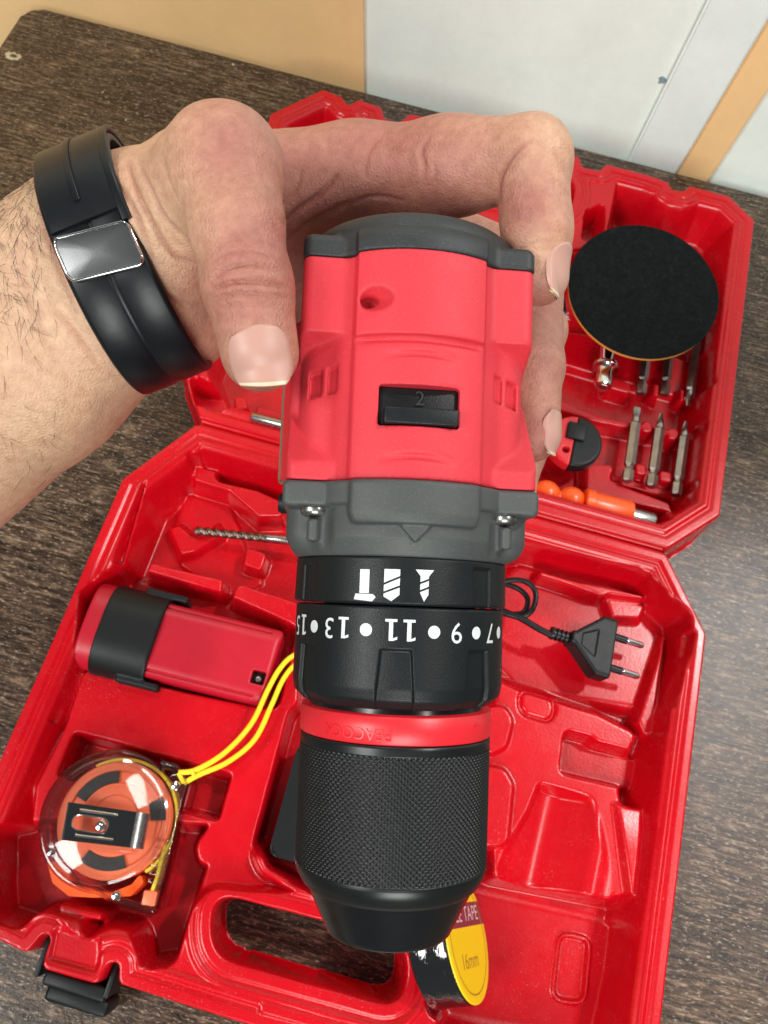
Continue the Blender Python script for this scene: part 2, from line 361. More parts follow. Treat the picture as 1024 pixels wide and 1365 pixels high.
# ------------------------------------------------------------------ the case: two moulded trays joined by a hinge
case = thing('tool_case', 'open red moulded plastic tool case lying flat on the dark table', 'tool case', ROTC)
def pl(pts, z=.045, r=6): return fillet([uv(x, y, z) for x, y in pts], r)
RIMZ = 45.0
def tray(name, outer, holes, feats, h=.75):
    us = [p[0] for p in outer]; vs = [p[1] for p in outer]
    x = np.arange(min(us)-3, max(us)+3, h); y = np.arange(min(vs)-3, max(vs)+3, h); X, Y = np.meshgrid(x, y, indexing='ij')
    D = sd_poly(X, Y, outer)
    for hh in holes: D = np.minimum(D, -sd_poly(X, Y, hh))
    Z = np.full(X.shape, RIMZ) - 1.0*sstep((D-5.5)/1.2) + 1.6*sstep((D-8.0)/1.4) - 1.6*sstep((D-11)/1.5)
    for ft in feats:
        poly, z, dr = ft[:3]; d = ft[3](X, Y) if len(ft) > 3 and ft[3] else sd_poly(X, Y, poly)
        zz = z(X, Y, d) if callable(z) else z
        Z = Z+(zz-Z)*sstep(d/dr)
    Z += .12*np.sin(X*.05+Y*.031)*np.sin(Y*.043-X*.02)
    # the outside wall: falls to the table within about 2 mm
    Zo = np.where(D > .9, Z, 0); t = np.clip((D+.9)/1.8, 0, 1)
    Zw = np.maximum(Z, 40)*np.sqrt(np.clip(1-(1-t)**2.2, 0, 1)) ; Z = np.where(D > .9, Z, Zw)
    keep = (D > -.9-h); K = keep[:-1, :-1] | keep[1:, :-1] | keep[1:, 1:] | keep[:-1, 1:]
    ids = np.arange(X.size).reshape(X.shape); F = np.stack([ids[:-1, :-1][K], ids[1:, :-1][K], ids[1:, 1:][K], ids[:-1, 1:][K]], 1)
    used, inv = np.unique(F, return_inverse=True); F = inv.reshape(F.shape)
    V = np.stack([X.ravel(), Y.ravel(), Z.ravel()], 1)[used]/1000; V[:, 2] += .0005
    return mesh_np(name, V, F, M['case'], case)
def inset_sd(outer, holes, inn):
    def f(X, Y):
        D = sd_poly(X, Y, outer)
        for hh in holes: D = np.minimum(D, -sd_poly(X, Y, hh))
        return D-inn
    return f
# --- base tray (nearer the camera)
hole_b = pl([(283, 1190), (545, 1258), (537, 1345), (283, 1275)], .045, 17)
base_out = fillet([(-169, 163), (-141, 209.5), (149, 210), (178, 168), (178, -52), (160, -78), (-20, -78.5), (-74, -78), (-77, -70), (-81, -70.5), (-82.5, -80.5), (-110.5, -81), (-111.5, -68), (-115, -67), (-119, -77), (-134, -75), (-152, -78), (-168, -60)], 4)
TZ = .044
def P(*pts, z=TZ, r=5): return fillet([uv(x, y, z) for x, y in pts], r)
basef = []
basef.append((None, 12, 11, inset_sd(base_out, [fillet([uv(*p) for p in ((262, 1165), (565, 1238), (552, 1372), (262, 1300))], 20)], 13)))
# the slanting side flanks and corner facets
basef.append((P((240, 640), (300, 640), (330, 720), (355, 770), (300, 790), (232, 745), (218, 700), z=.03), 14, 3))
basef.append((P((215, 700), (240, 690), (268, 712), (292, 683), (305, 715), (262, 742), (236, 748), z=.022), 21, 5))
basef.append((P((250, 607), (295, 618), (292, 630), (345, 642), (385, 660), (382, 690), (340, 690), (300, 655), (250, 640), z=.036), 30, 4))
basef.append((P((325, 722), (362, 735), (352, 768), (318, 756), z=.026), 26, 3))
# left plateau under battery and tape
basef.append((P((197, 743), (303, 768), (300, 795), (186, 770), z=.034, r=3), 33, 3))
basef.append((P((312, 768), (410, 800), (405, 940), (392, 952), (342, 1140), (352, 1160), (410, 1192), (330, 1190), (283, 1185), (235, 1250), (20, 1200), (40, 1045), (78, 970), (104, 892), (150, 870), (290, 830), z=.034, r=8), 34, 4))
basef.append((P((112, 795), (172, 752), (300, 790), (400, 835), (372, 950), (250, 925), (104, 890), z=.034, r=8), 13, 4))       # battery bed
basef.append((P((98, 973), (312, 1030), (293, 1098), (72, 1037), z=.034, r=4), 15, 4))                                        # recess beyond the tape
basef.append((P((-10, 1100), (70, 1090), (200, 1085), (250, 1095), (286, 1096), (262, 1128), (268, 1148), (280, 1152), (262, 1210), (240, 1285), (192, 1293), (178, 1240), (60, 1215), (40, 1240), (-10, 1225), z=.034, r=8), 12, 5))
basef.append((P((75, 1195), (145, 1212), (140, 1236), (70, 1222), z=.04, r=5), 40, 3))
basef.append((P((400, 978), (345, 1130), (356, 1158), (420, 1195), (520, 1215), (610, 1180), (640, 1000), z=.034, r=8), 11, 5))  # charger bed
# right side: plug bed, drill nest, recesses
basef.append((P((690, 735), (840, 770), (905, 830), (905, 880), (880, 960), (690, 930), (640, 880), (640, 780), z=.024, r=10), 18, 8))
basef.append((P((715, 752), (770, 768), (810, 775), (870, 790), (862, 806), (800, 800), (760, 785), (712, 770), z=.032, r=4), 31, 4))
basef.append((P((800, 790), (872, 800), (858, 830), (812, 828), z=.028, r=4), 26, 4))
basef.append((P((650, 882), (700, 905), (800, 935), (850, 960), (868, 980), (850, 1020), (840, 1060), (868, 1100), (850, 1200), (835, 1218), (640, 1180), (630, 1000), z=.03, r=10), 31, 9))
basef.append((P((640, 938), (675, 938), (688, 960), (678, 1000), (655, 1010), (640, 1005), z=.034, r=9), 36, 2.5))
basef.append((P((640, 1015), (675, 1022), (688, 1045), (680, 1130), (650, 1134), (630, 1130), z=.034, r=8), 36, 2.5))
def ringf(poly, wdt):
    def f(X, Y):
        d = sd_poly(X, Y, poly); return wdt-np.abs(d)
    return f
rr1 = P((694, 918), (742, 930), (738, 963), (694, 950), z=.033, r=7)
basef.append((None, 28.5, 1.6, ringf(rr1, 1.8)))
# concave nest of the drill body
n0, n1 = np.array(uv(745, 1045, .03)), np.array(uv(712, 1195, .03))
def nest(X, Y, d):
    ax = (n1-n0)/np.linalg.norm(n1-n0); q = (X-n0[0])*ax[1]-(Y-n0[1])*ax[0]; return 31-12*np.exp(-(q/17)**2)+3*np.exp(-((np.abs(q)-26)/6)**2)
basef.append((P((716, 1040), (735, 1045), (790, 1060), (800, 1085), (818, 1160), (828, 1214), (640, 1178), (700, 1080), z=.03, r=8), nest, 5))
basef.append((P((752, 968), (790, 978), (800, 986), (872, 1004), (858, 1058), (800, 1045), (745, 1032), z=.034, r=6), 17, 4))     # square recess
basef.append((P((815, 1065), (864, 1072), (850, 1206), (832, 1195), z=.034, r=3), lambda X, Y, d: 36-6*sstep((Y-40)/60), 4))      # facet
basef.append((P((640, 1182), (830, 1226), (822, 1300), (800, 1400), (600, 1365), (560, 1340), (560, 1260), (600, 1180), z=.018, r=6), 11, 5))  # smooth bed of the tape roll
rr2 = P((748, 1245), (790, 1252), (782, 1340), (738, 1335), z=.016, r=6)
basef.append((rr2, 9.0, 2.0)); basef.append((None, 13.0, 1.2, ringf(rr2, 1.4)))
# long grooves in the flanks
basef.append((P((190, 650), (200, 640), (162, 752), (150, 755), z=.04, r=3), 30, 2.5))
basef.append((P((168, 770), (176, 772), (75, 968), (66, 965), z=.036, r=3), 34, 2.5))
basef.append((P((905, 842), (922, 846), (912, 880), (900, 884), z=.036, r=4), 36, 2.5))
basef.append((P((886, 836), (896, 842), (878, 985), (856, 985), (845, 960), z=.030, r=4), lambda X, Y, d: 27, 4))
basef.append((P((345, 1332), (420, 1352), (500, 1375), (498, 1395), (343, 1352), z=.045, r=3), 46.2, 1.5))
basef.append((P((60, 1283), (68, 1240), (78, 1232), (138, 1250), (136, 1285), (128, 1302), z=.045, r=3), 42.5, 3.0))
base = tray('base_tray', base_out, [hole_b], basef)
# --- lid tray (further away)
lid_out = fillet([(-168, 250), (-141, 213.5), (150, 213.5), (178, 244), (178, 482), (157, 499)] +
                 [(128, 499), (124, 492), (116, 491), (113, 497), (96, 499), (66, 499), (62, 491), (50, 490), (46, 499)] +
                 [(-66, 499), (-82, 498), (-88, 487), (-98, 487), (-103, 497), (-122, 499), (-127, 490), (-133, 497), (-149, 500), (-178, 463), (-172, 400), (-170, 300)], 3)
hole_l = fillet([(-42, 440), (48, 440), (48, 478), (-42, 478)], 16)
frame_l = fillet([(-58, 426), (62, 426), (62, 510), (-58, 510)], 20)
lidf = []
lidf.append((None, 13, 11, inset_sd(lid_out, [frame_l], 13)))
lidf.append((P((700, 500), (800, 545), (935, 572), (932, 590), (790, 562), (700, 535), z=.03, r=3), 26, 4))                     # ledge between the bit rows
lidf.append((P((690, 470), (790, 500), (935, 540), (938, 480), (800, 440), (700, 430), z=.022, r=5), 20, 4))
for a, b in (((812, 505), (842, 513)), ((872, 513), (880, 517)), ((908, 520), (913, 524)), ((858, 562), (870, 566)), ((892, 572), (905, 576)), ((848, 618), (864, 624)), ((880, 628), (898, 634))):
    lidf.append((P((a[0]-4, a[1]-8), (b[0]+5, b[1]-7), (b[0]+3, b[1]+16), (a[0]-6, a[1]+13), z=.028, r=5), 27, 3))
lidf.append((P((776, 610), (822, 612), (830, 640), (900, 665), (905, 690), (776, 660), z=.026, r=6), 24, 4))
lidf.append((P((816, 622), (920, 650), (916, 668), (812, 640), z=.026, r=4), 20, 3))
lidf.append((P((720, 650), (880, 690), (878, 715), (716, 675), z=.02, r=5), 9, 3))
lidf.append((P((770, 300), (800, 285), (800, 330), (765, 345), z=.03, r=5), 26, 5))
# left part: knob, curved web and rod bed
lidf.append((P((255, 520), (300, 530), (320, 555), (300, 570), (262, 560), z=.026, r=5), 26, 4))
lidf.append((P((308, 530), (332, 530), (336, 552), (312, 556), z=.028, r=9), 32, 2))
lidf.append((P((340, 540), (420, 560), (420, 580), (335, 560), z=.02, r=3), 24, 3))
lid = tray('lid_tray', lid_out, [hole_l], lidf)
# --- hinge: rolled plastic strips between the halves
bm = bmesh.new()
for v0, z0, rad in ((209.2, 41, 2.6), (211.7, 38, 2.0), (214.2, 41, 2.6)):
    tube(bm, [(-.139, v0/1000, z0/1000), (.147, v0/1000, z0/1000)], rad/1000, 14)
bm_obj('hinge', bm, M['case'], case)
# --- black latch on the front edge
latch = thing('latch', '', ''); del latch['label']; del latch['category']; latch.parent = case
bm = bmesh.new(); box(bm, -.110, -.079, -.0885, -.0820, .010, .036, .0015, 3); box(bm, -.108, -.077, -.0955, -.0880, .006, .030, .002, 3); box(bm, -.106, -.079, -.0965, -.0940, .004, .014, .001, 2)
bm_obj('latch_flap', bm, M['black'], latch)
for u in (-.1135, -.0790): bm = bmesh.new(); box(bm, u-.0012, u+.0012, -.086, -.069, .014, .0370, .0005, 2); bm_obj('latch_hook', bm, M['black'], latch)
# ------------------------------------------------------------------ the drill.  Local frame in mm: X right, Y to the rear, Z to the camera; the chuck points along -Y
_r0 = ray(533, 800); _r0 = _r0/np.linalg.norm(_r0); DO = CAMP + _r0*.2192
_z = -_r0; _y = CU - _z*(CU@_z); _y /= np.linalg.norm(_y); _x = np.cross(_y, _z)
_a = .036; _y2 = _y*math.cos(_a)+_x*math.sin(_a); _x2 = np.cross(_y2, _z)
DM = Matrix(((_x2[0], _y2[0], _z[0], DO[0]), (_x2[1], _y2[1], _z[1], DO[1]), (_x2[2], _y2[2], _z[2], DO[2]), (0, 0, 0, 1)))
MM = Matrix.Scale(.001, 4)
ROLL = Matrix.Rotation(math.radians(6), 4, 'Y')
drill = thing('cordless_drill', 'red and black cordless drill held in the hand above the case, chuck pointing down', 'drill', DM)
DI = np.array(DM.inverted())
def dpx(px, py, r):                       # angle round the axis and station at which the photograph's pixel meets radius r (mm)
    o = DI[:3, :3]@CAMP+DI[:3, 3]; d = DI[:3, :3]@ray(px, py); o = o*1000
    A = d[0]**2+d[2]**2; B = 2*(o[0]*d[0]+o[2]*d[2]); C = o[0]**2+o[2]**2-r*r; disc = B*B-4*A*C
    t = (-B-math.sqrt(max(disc, 0)))/(2*A); p = o+d*t; return math.atan2(p[0], p[2]), p[1]
def sd_box(x, y, z, hx, hy, hz, r):
    qx, qy, qz = np.abs(x)-hx+r, np.abs(y)-hy+r, np.abs(z)-hz+r
    return np.sqrt(np.maximum(qx, 0)**2+np.maximum(qy, 0)**2+np.maximum(qz, 0)**2)+np.minimum(np.maximum(qx, np.maximum(qy, qz)), 0)-r
def section(x, z):                        # centre drum with the raised front panel
    rr = np.hypot(x, z); d = rr-28.6
    pan = smax(np.maximum(rr-29.6, np.abs(x)-16.3), -z, .5)
    return np.minimum(d, pan)
def housing(p):
    x, y, z = p[:, 0], p[:, 1], p[:, 2]; ax = np.abs(x)
    d = section(x, z)
    d = smax(d, ax-28.4, 3); d = smin(d, sd_box(x, y-56, z-2, 28.4, 40, 16.5, 7.5), 2)
    up = smax(np.hypot(x, z)-30.5, ax-16.2, .6); up = np.maximum(up, -z); up = smax(up, 62.3-y, .5); d = np.minimum(d, up)
    b = sd_box(ax-21.0, y-84, z-4, 8.0, 30, 18, 2.6); b = smax(b, (-(y-64.0)*.88+(z-21)*.47), .6); d = smin(d, b, .8)
    xm = np.where(y < 34, 30.9, 30.9)
    b2 = sd_box(ax-20.5, y-20, z-3, 10.4, 34, 18, 2.6); b2 = smax(b2, ((y-33.5)*.62+(z-20)*.78), .6); d = smin(d, b2, .8)
    # groove beside the panel
    g = np.hypot(ax-16.6, np.hypot(x, z)-29.8); d = smax(d, np.where(z > 0, .85-g, -9), .4)
    # shallow thumb marks
    for yc, sgn in ((58.2, 1), (33.5, -1)):
        yy = y-yc+.012*x*x*1.0; d = d+1.1*np.exp(-(yy/.8)**2)*np.clip(1-(x/9.5)**2, 0, 1)*(z > 0)
    # ledge under the raised panel: an undercut shade line
    d = d+.95*np.exp(-((y-61.4)/.75)**2)*np.clip(1-(ax/16)**8, 0, 1)*(z > 0)
    # switch window
    d = smax(d, -sd_box(x, y-45.6, z-27, 9.6, 4.9, 7.5, .4), .3)
    # dimple
    q = np.sqrt((x+13.2)**2*np.where(x > -13.2, .42, 1.6)+(y-71.2)**2)-(z-27.5)*.55; d = smax(d, 2.9-q, .4)
    d = smax(d, np.minimum(1.5-np.sqrt((x+12.6)**2*.45+(y-71.4)**2), z-22), .3)
    # vent slots
    for xc, w_ in ((20.6, 1.2), (24.6, 1.5)): d = smax(d, -sd_box(ax-xc, y-53.0-(z-20)*.25, z-22.4+(ax-20)*.75, w_, 3.4, 3.4, .3), .4)
    # badge recess on the sides
    d = smin(d, sd_box(x+21.5, y-50, z-1.5, 9.6, 21, 9, 2.2), 1.0)
    d = smax(d, y-83.4, .5); d = smax(d, 28-y, .3)
    return d
def frame_sec(x, y, z, grow=0): 
    ax = np.abs(x); d = np.minimum(section(x, z)-grow, 99)
    return d
def gearbox(p):
    x, y, z = p[:, 0], p[:, 1], p[:, 2]; ax = np.abs(x); rr = np.hypot(x, z)
    taper = np.clip((14.5-y)/4.5, 0, 1)
    d = smax(rr-(29.0-1.6*taper), y-27.8, .4)
    side = sd_box(x, y-19, z-1, 30.6, 9.0, 15, 6.0); side = smax(side, ax-30.4+2.4*taper, .6); d = smin(d, side, 1.5)
    fl = sd_box(ax-20.7, y-24.6, z-3, 10.6, 3.25, 18.6, 1.5); d = smin(d, fl, .6)
    fl2 = smax(rr-30.2, np.abs(y-24.9)-2.9, .8); d = np.minimum(d, smax(fl2, ax-29, 1))
    tr = smax(smax(rr-31.2+np.clip((20-y)/4, 0, 1)*.9, ax-15.6+np.clip((20-y)/3, 0, 1)*1.2, 1.0), np.abs(y-22.6)-5.2, 1.0); tr = np.maximum(tr, -z); d = smin(d, tr, .5)
    # pointer triangle, raised
    tri = np.maximum(13.4-y, np.maximum(y-17.6, ax-(y-13.3)*.92)); d = np.minimum(d, np.maximum(np.maximum(tri*.7, rr-29.75), -z))
    # channels below the screws
    ch = np.hypot(ax-23.2, z-22.0)-4.0; d = smax(d, -np.maximum(ch, np.maximum(y-21.4, 11.5-y)), .9)
    ch2 = np.hypot(ax-23.6, z-18.5)-1.9; rib = .35+np.maximum(ch2, np.maximum(y-19, 13.0-y)); d = smin(d, rib, 1.2)
    d = smax(d, 10.0-y, .5)
    return d
def rearcap(p):
    x, y, z = p[:, 0], p[:, 1], p[:, 2]; ax = np.abs(x); rr = np.hypot(x, z)
    d = smax(smax(rr-29.2, y-95.0, 6.5), ax-28.0, 3)
    b = sd_box(ax-21.0, y-79, z-4, 8.2, 10.6, 18.2, 2.4); d = smin(d, b, .8)
    d = np.minimum(d, smax(rr-30.5, y-91, 5.5)+np.where(ax > 16.2, 1.4, 0))
    return smax(d, 83.5-y, .3)
def sdf_obj(name, f, lo, hi, h, mat, parent, M4, k=1.0):
    V, F = surface_nets(f, lo, hi, h); return mesh_np(name, V*k, F, mat, parent, True, M4)
HQ = .42
DR = ROLL@MM
sdf_obj('housing', housing, (-34, 27, -33), (34, 85, 33), HQ, M['drill_red'], drill, DR)
sdf_obj('gearbox_cover', gearbox, (-34, 9, -33), (34, 30, 34), HQ, M['grey'], drill, DR)
sdf_obj('rear_cap', rearcap, (-34, 82.5, -33), (34, 99, 33), HQ, M['darkgrey'], drill, DR)
# handle and trigger, on the far side
def handle(p):
    x, y, z = p[:, 0], p[:, 1], p[:, 2]
    d = smax(np.hypot(x/1.0, (y-62)/1.15)-15.5-.6*np.sin(z*.35), np.maximum(z+20, -100-z), 2)
    return d
sdf_obj('handle', handle, (-20, 40, -104), (20, 84, -18), 1.0, M['drill_red'], drill, DR)
bm = bmesh.new(); box(bm, -6, 6, 36, 47, -52, -30, 3, 3); bm_obj('trigger', bm, M['black'], drill, M4=DR)
# switch in its window
sw = thing('speed_switch', '', ''); del sw['label']; del sw['category']; sw.parent = drill; sw.matrix_local = DR
bm = bmesh.new(); box(bm, -9.4, 9.4, 40.9, 50.3, 20, 26.3, .3); bm_obj('switch_plate', bm, M['black'], sw)
bm = bmesh.new(); box(bm, -8.4, 9.2, 40.9, 44.9, 24, 30.3, .5, 3); bm_obj('slider', bm, M['black'], sw)
bm = text_mesh('2', 5.0, extrude=.35); bm_obj('speed_mark', bm, M['darkgrey'], sw, smooth=False, M4=Matrix.Translation((.3, 47.7, 26.5)))  # lighter grey than the switch, imitating glints on the embossed digit
# screws under the flange
for sx, nm in ((-1, 0), (1, 1)):
    bm = bmesh.new(); R90 = Matrix.Translation((sx*23.4, 21.5, 16.6))@Matrix.Rotation(math.radians(90), 4, 'X')
    lathe(bm, [(1.6, 0), (3.5, 0), (3.55, .8), (3.3, 1.5), (2.6, 2.1), (1.2, 2.35), (.9, 1.6), (0, 1.6)], 28, R90); bm_obj('screw', bm, M['darksteel'], drill, M4=DR)
bm = bmesh.new(); lathe(bm, [(2.6, 0), (2.8, 2), (2.2, 3), (0, 3)], 20, Matrix.Translation((-30, 24, 2))@Matrix.Rotation(math.radians(-90), 4, 'Y')); bm_obj('screw', bm, M['black'], drill, M4=DR)
# name plate on the left flank
bm = bmesh.new(); pv = fillet([(29.5, -6), (66, -6), (70, -2), (71, 6), (64, 7.5), (44, 7.5), (29.5, 2)], 2)
PR = DR@Matrix.Translation((-30.7, 0, 5.0))@Matrix.Rotation(math.radians(24), 4, 'Y')@Matrix.Translation((29.3, 0, 0))
Q = Matrix(((0, 0, -1, 0), (1, 0, 0, 0), (0, 1, 0, 0), (0, 0, 0, 1)))
prism(bm, pv, 24.6, 29.3, Q); bm_obj('name_plate', bm, M['redring'], drill, M4=PR)
M['bronze'] = plastic('dull_bronze_edge', (.18, .13, .09), .35, .1, 900, .1, .0001, 60)
bm = bmesh.new(); ring = [Vector((-29.3, a, b)) for a, b in pv]; ring.append(ring[0]); tube(bm, ring, .45, 8, cap=False); bm_obj('plate_border', bm, M['bronze'], drill, M4=PR)
bm = text_mesh('mil', 9)
bmesh.ops.transform(bm, matrix=Matrix.Translation((-29.42, 60, 2.5))@Matrix(((0, 0, -1, 0), (-1, 0, 0, 0), (0, 1, 0, 0), (0, 0, 0, 1))), verts=bm.verts); bm_obj('plate_lettering', bm, M['white'], drill, smooth=False, M4=PR)

# ---- turned parts: radius as a function of angle and station
def polar(name, ys, rf, n, mat, cap=True):
    th = np.arange(n)*2*np.pi/n; Y, T = np.meshgrid(ys, th, indexing='ij'); Rr = rf(T, Y)
    V = np.stack([Rr*np.sin(T), Y, Rr*np.cos(T)], -1).reshape(-1, 3); m = len(ys)
    i, j = np.meshgrid(np.arange(m-1), np.arange(n), indexing='ij'); j2 = (j+1) % n
    F = np.stack([i*n+j, i*n+j2, (i+1)*n+j2, (i+1)*n+j], -1).reshape(-1, 4)[:, ::-1]
    V = np.concatenate([V, [[0, ys[0], 0], [0, ys[-1], 0]]]); k = m*n
    c = np.arange(n); c2 = (c+1) % n
    F = np.concatenate([F, np.stack([np.full(n, k), c2, c, c], 1), np.stack([np.full(n, k+1), (m-1)*n+c, (m-1)*n+c2, (m-1)*n+c2], 1)])
    me = mesh_np(name, V[:], F, mat, drill, True, MM) if False else None
    bm = None
    o = mesh_np(name, V, F[:len(F)-2*n], mat, drill, True, MM)
    return o
def wrap_an(T, c): return (T-c+np.pi) % (2*np.pi)-np.pi
def prof(Y, pts):
    ys, rs = zip(*sorted(pts)); return np.interp(Y, ys, rs)
NOT = [math.radians(a) for a in (-1, 46, 91, 136, 180, 226, 268, 305)]
def icon_ring(T, Y):
    r = prof(Y, [(10.1, 26.8), (9.7, 27.4), (-.6, 27.6), (-1.2, 27.0), (-1.3, 20)])
    for c in NOT[1:3]+NOT[6:]:
        a = np.abs(wrap_an(T, c)); hw = .125; m_ = sstep((hw-a)/.018)*sstep((8.2-Y)/.4+.5); r = r-.55*m_*(Y > -1.25)
    return r
def number_ring(T, Y):
    r = prof(Y, [(-1.5, 26.4), (-1.9, 27.0), (-20.5, 27.1), (-23.2, 26.6), (-25.2, 24.6), (-25.6, 23.6), (-25.7, 20)])
    for c in NOT:
        a = np.abs(wrap_an(T, c)); hw = .145+np.clip((-12-Y)/13, 0, 1)*.04; m_ = sstep((hw-a)/.02)*sstep((-11.2-Y)/.5)
        r = r-1.0*m_*np.clip((r-20)/4, 0, 1)
    return r
polar('mode_ring', np.r_[10.1, 10.0, 9.7, np.linspace(9.4, -.5, 34), -.6, -.9, -1.2, -1.3], icon_ring, 720, M['black'])
polar('torque_ring', np.r_[-1.5, -1.6, -1.9, np.linspace(-2.2, -20.5, 60), np.linspace(-21, -25.2, 12), -25.5, -25.65, -25.7], number_ring, 900, M['black'])
polar('collar', np.array([-22, -26.6, -26.9, -27.2, -30, -33.2, -33.5, -33.7]), lambda T, Y: prof(Y, [(-22, 21), (-26.6, 21.2), (-26.9, 24.3), (-27.2, 24.6), (-33.2, 24.6), (-33.5, 24.3), (-33.7, 22)]), 180, M['redring'])
polar('collar_hub', np.array([10.6, 10.2, -2, -26.7]), lambda T, Y: prof(Y, [(10.6, 24), (10.2, 26.2), (9.6, 26), (-2, 19.5), (-26.7, 22.6)]), 120, M['glossblack'])
def knurl(T, Y):
    r = prof(Y, [(-33.4, 23), (-33.7, 24.2), (-34.0, 24.5), (-66.0, 24.4), (-67.6, 24.0), (-70.0, 22.6), (-71.0, 21.4)])
    N_ = 104; p = 25.0/24.4*24.4*2*np.pi/N_*1.0
    a = (T*N_/(2*np.pi)+Y/1.35) % 1; b = (T*N_/(2*np.pi)-Y/1.35) % 1
    k = np.minimum(1-np.abs(2*a-1), 1-np.abs(2*b-1)); m_ = sstep((-36.0-Y)/.5)*sstep((Y+65.3)/.5)
    return r-m_*(.46-.60*np.minimum(k, .75))
polar('chuck_sleeve', np.r_[-33.4, -33.7, -34.0, np.linspace(-34.6, -66, 262), -66.8, -67.6, -68.4, -69.2, -70, -70.5, -71], knurl, 1200, M['knurl'])
polar('chuck_nose', np.r_[-66.5, -68.5, -69, -70, np.linspace(-71, -82.0, 12), -82.5, -83, -83.2, -83.3], lambda T, Y: prof(Y, [(-66.5, 20.5), (-68.5, 22.2), (-70.2, 21.9), (-71, 21.3), (-82, 15.9), (-82.6, 15.3), (-83, 14.2), (-83.3, 12)]), 160, M['glossblack'])
bm = bmesh.new(); lathe(bm, [(6, 0), (13, .2), (13.5, 3)], 48, Matrix.Translation((0, -83.3, 0))@Matrix.Rotation(math.radians(-90), 4, 'X'), cap=False); bm_obj('chuck_mouth', bm, M['glossblack'], drill, M4=MM)
# ---- white print bent on to the rings
def wrap(bm, r, th0, y0, step=.5):
    split_x(bm, step)
    for v in bm.verts:
        t = th0+v.co.x/r; rr = r+v.co.z; v.co = Vector((rr*math.sin(t), y0+v.co.y, rr*math.cos(t)))
R180 = Matrix.Rotation(math.pi, 4, 'Z')
def numeral(s_):
    bm = bmesh.new(); adv = 4.5; x = -adv*(len(s_)-1)/2
    for ch in s_:
        if ch == '1':
            for q in ([(-.52, -2.65), (.52, -2.65), (.52, 2.65), (-.52, 2.65)], [(-1.5, -2.65), (-.52, -2.65), (-.52, -1.98), (-1.5, -1.98)], [(.52, -2.65), (1.5, -2.65), (1.5, -1.98), (.52, -1.98)], [(-1.6, 1.6), (-.52, 2.05), (-.52, 2.65), (-1.6, 2.3)]): bm.faces.new([bm.verts.new((x+a, b, 0)) for a, b in q])
        else:
            t = text_mesh(ch, 7.4); me = bpy.data.meshes.new('t'); t.transform(Matrix.Translation((x, 0, 0))); t.to_mesh(me); t.free(); bm.from_mesh(me); bpy.data.meshes.remove(me)
        x += adv
    bmesh.ops.transform(bm, matrix=Matrix.Scale(.94, 4), verts=bm.verts)
    return bm
for s_, px, py in (('15', 401, 834), ('13', 448, 838), ('11', 533.5, 841), ('9', 609, 840), ('7', 653.5, 837)):
    th, y0 = dpx(px, py, 27.05); bm = numeral(s_); 
    for v in bm.verts: v.co.x *= 1.0
    bmesh.ops.transform(bm, matrix=R180, verts=bm.verts); wrap(bm, 27.13, th, -6.9); bm_obj('numeral', bm, M['white'], drill, smooth=False, M4=MM)
for px in (419, 488, 579, 635, 664.5):
    th, y0 = dpx(px, 838, 27.05); bm = bmesh.new(); bmesh.ops.create_circle(bm, cap_ends=True, segments=32, radius=1.5); wrap(bm, 27.13, th, -7.1, .4); bm_obj('dot', bm, M['white'], drill, smooth=False, M4=MM)
def icon(polys, px, py):
    th, y0 = dpx(px, py, 27.6); bm = bmesh.new()
    for p in polys: bm.faces.new([bm.verts.new((x*.168, -y*.168, 0)) for x, y in p])
    wrap(bm, 27.66, th, y0, .4); bm_obj('mode_symbol', bm, M['white'], drill, smooth=False, M4=MM)
icon([[(-7, -20), (7, -20), (7, 13), (-7, 13)], [(-13, 14), (13, 14), (17, 18), (12, 24), (-15, 22)]], 486, 778)
icon([[(-11, -20), (11, -20), (11, -11), (-11, -1)], [(-11, 2), (11, -8), (11, 2), (-11, 11)], [(-11, 14), (11, 5), (11, 15), (0, 24), (-11, 18)]], 522.5, 778)
icon([[(-13, -20), (13, -20), (6, -11), (6, -8), (-6, -3), (-6, -11)], [(-6, 0), (6, -5), (6, 3), (-6, 8)], [(-6, 11), (6, 6), (6, 14), (0, 24), (-5, 14)]], 566, 779)
th, y0 = dpx(474, 978, 24.7); bm = text_mesh('PEACOCK', 3.9, extrude=.16); bmesh.ops.transform(bm, matrix=R180, verts=bm.verts); wrap(bm, 24.72, th, -31.0); bm_obj('collar_lettering', bm, M['redring'], drill, smooth=False, M4=MM)
th, y0 = dpx(634, 975, 24.7); bm = text_mesh('+', 3.4, extrude=.16); wrap(bm, 24.72, th, -30.0); bm_obj('collar_lettering', bm, M['redring'], drill, smooth=False, M4=MM)
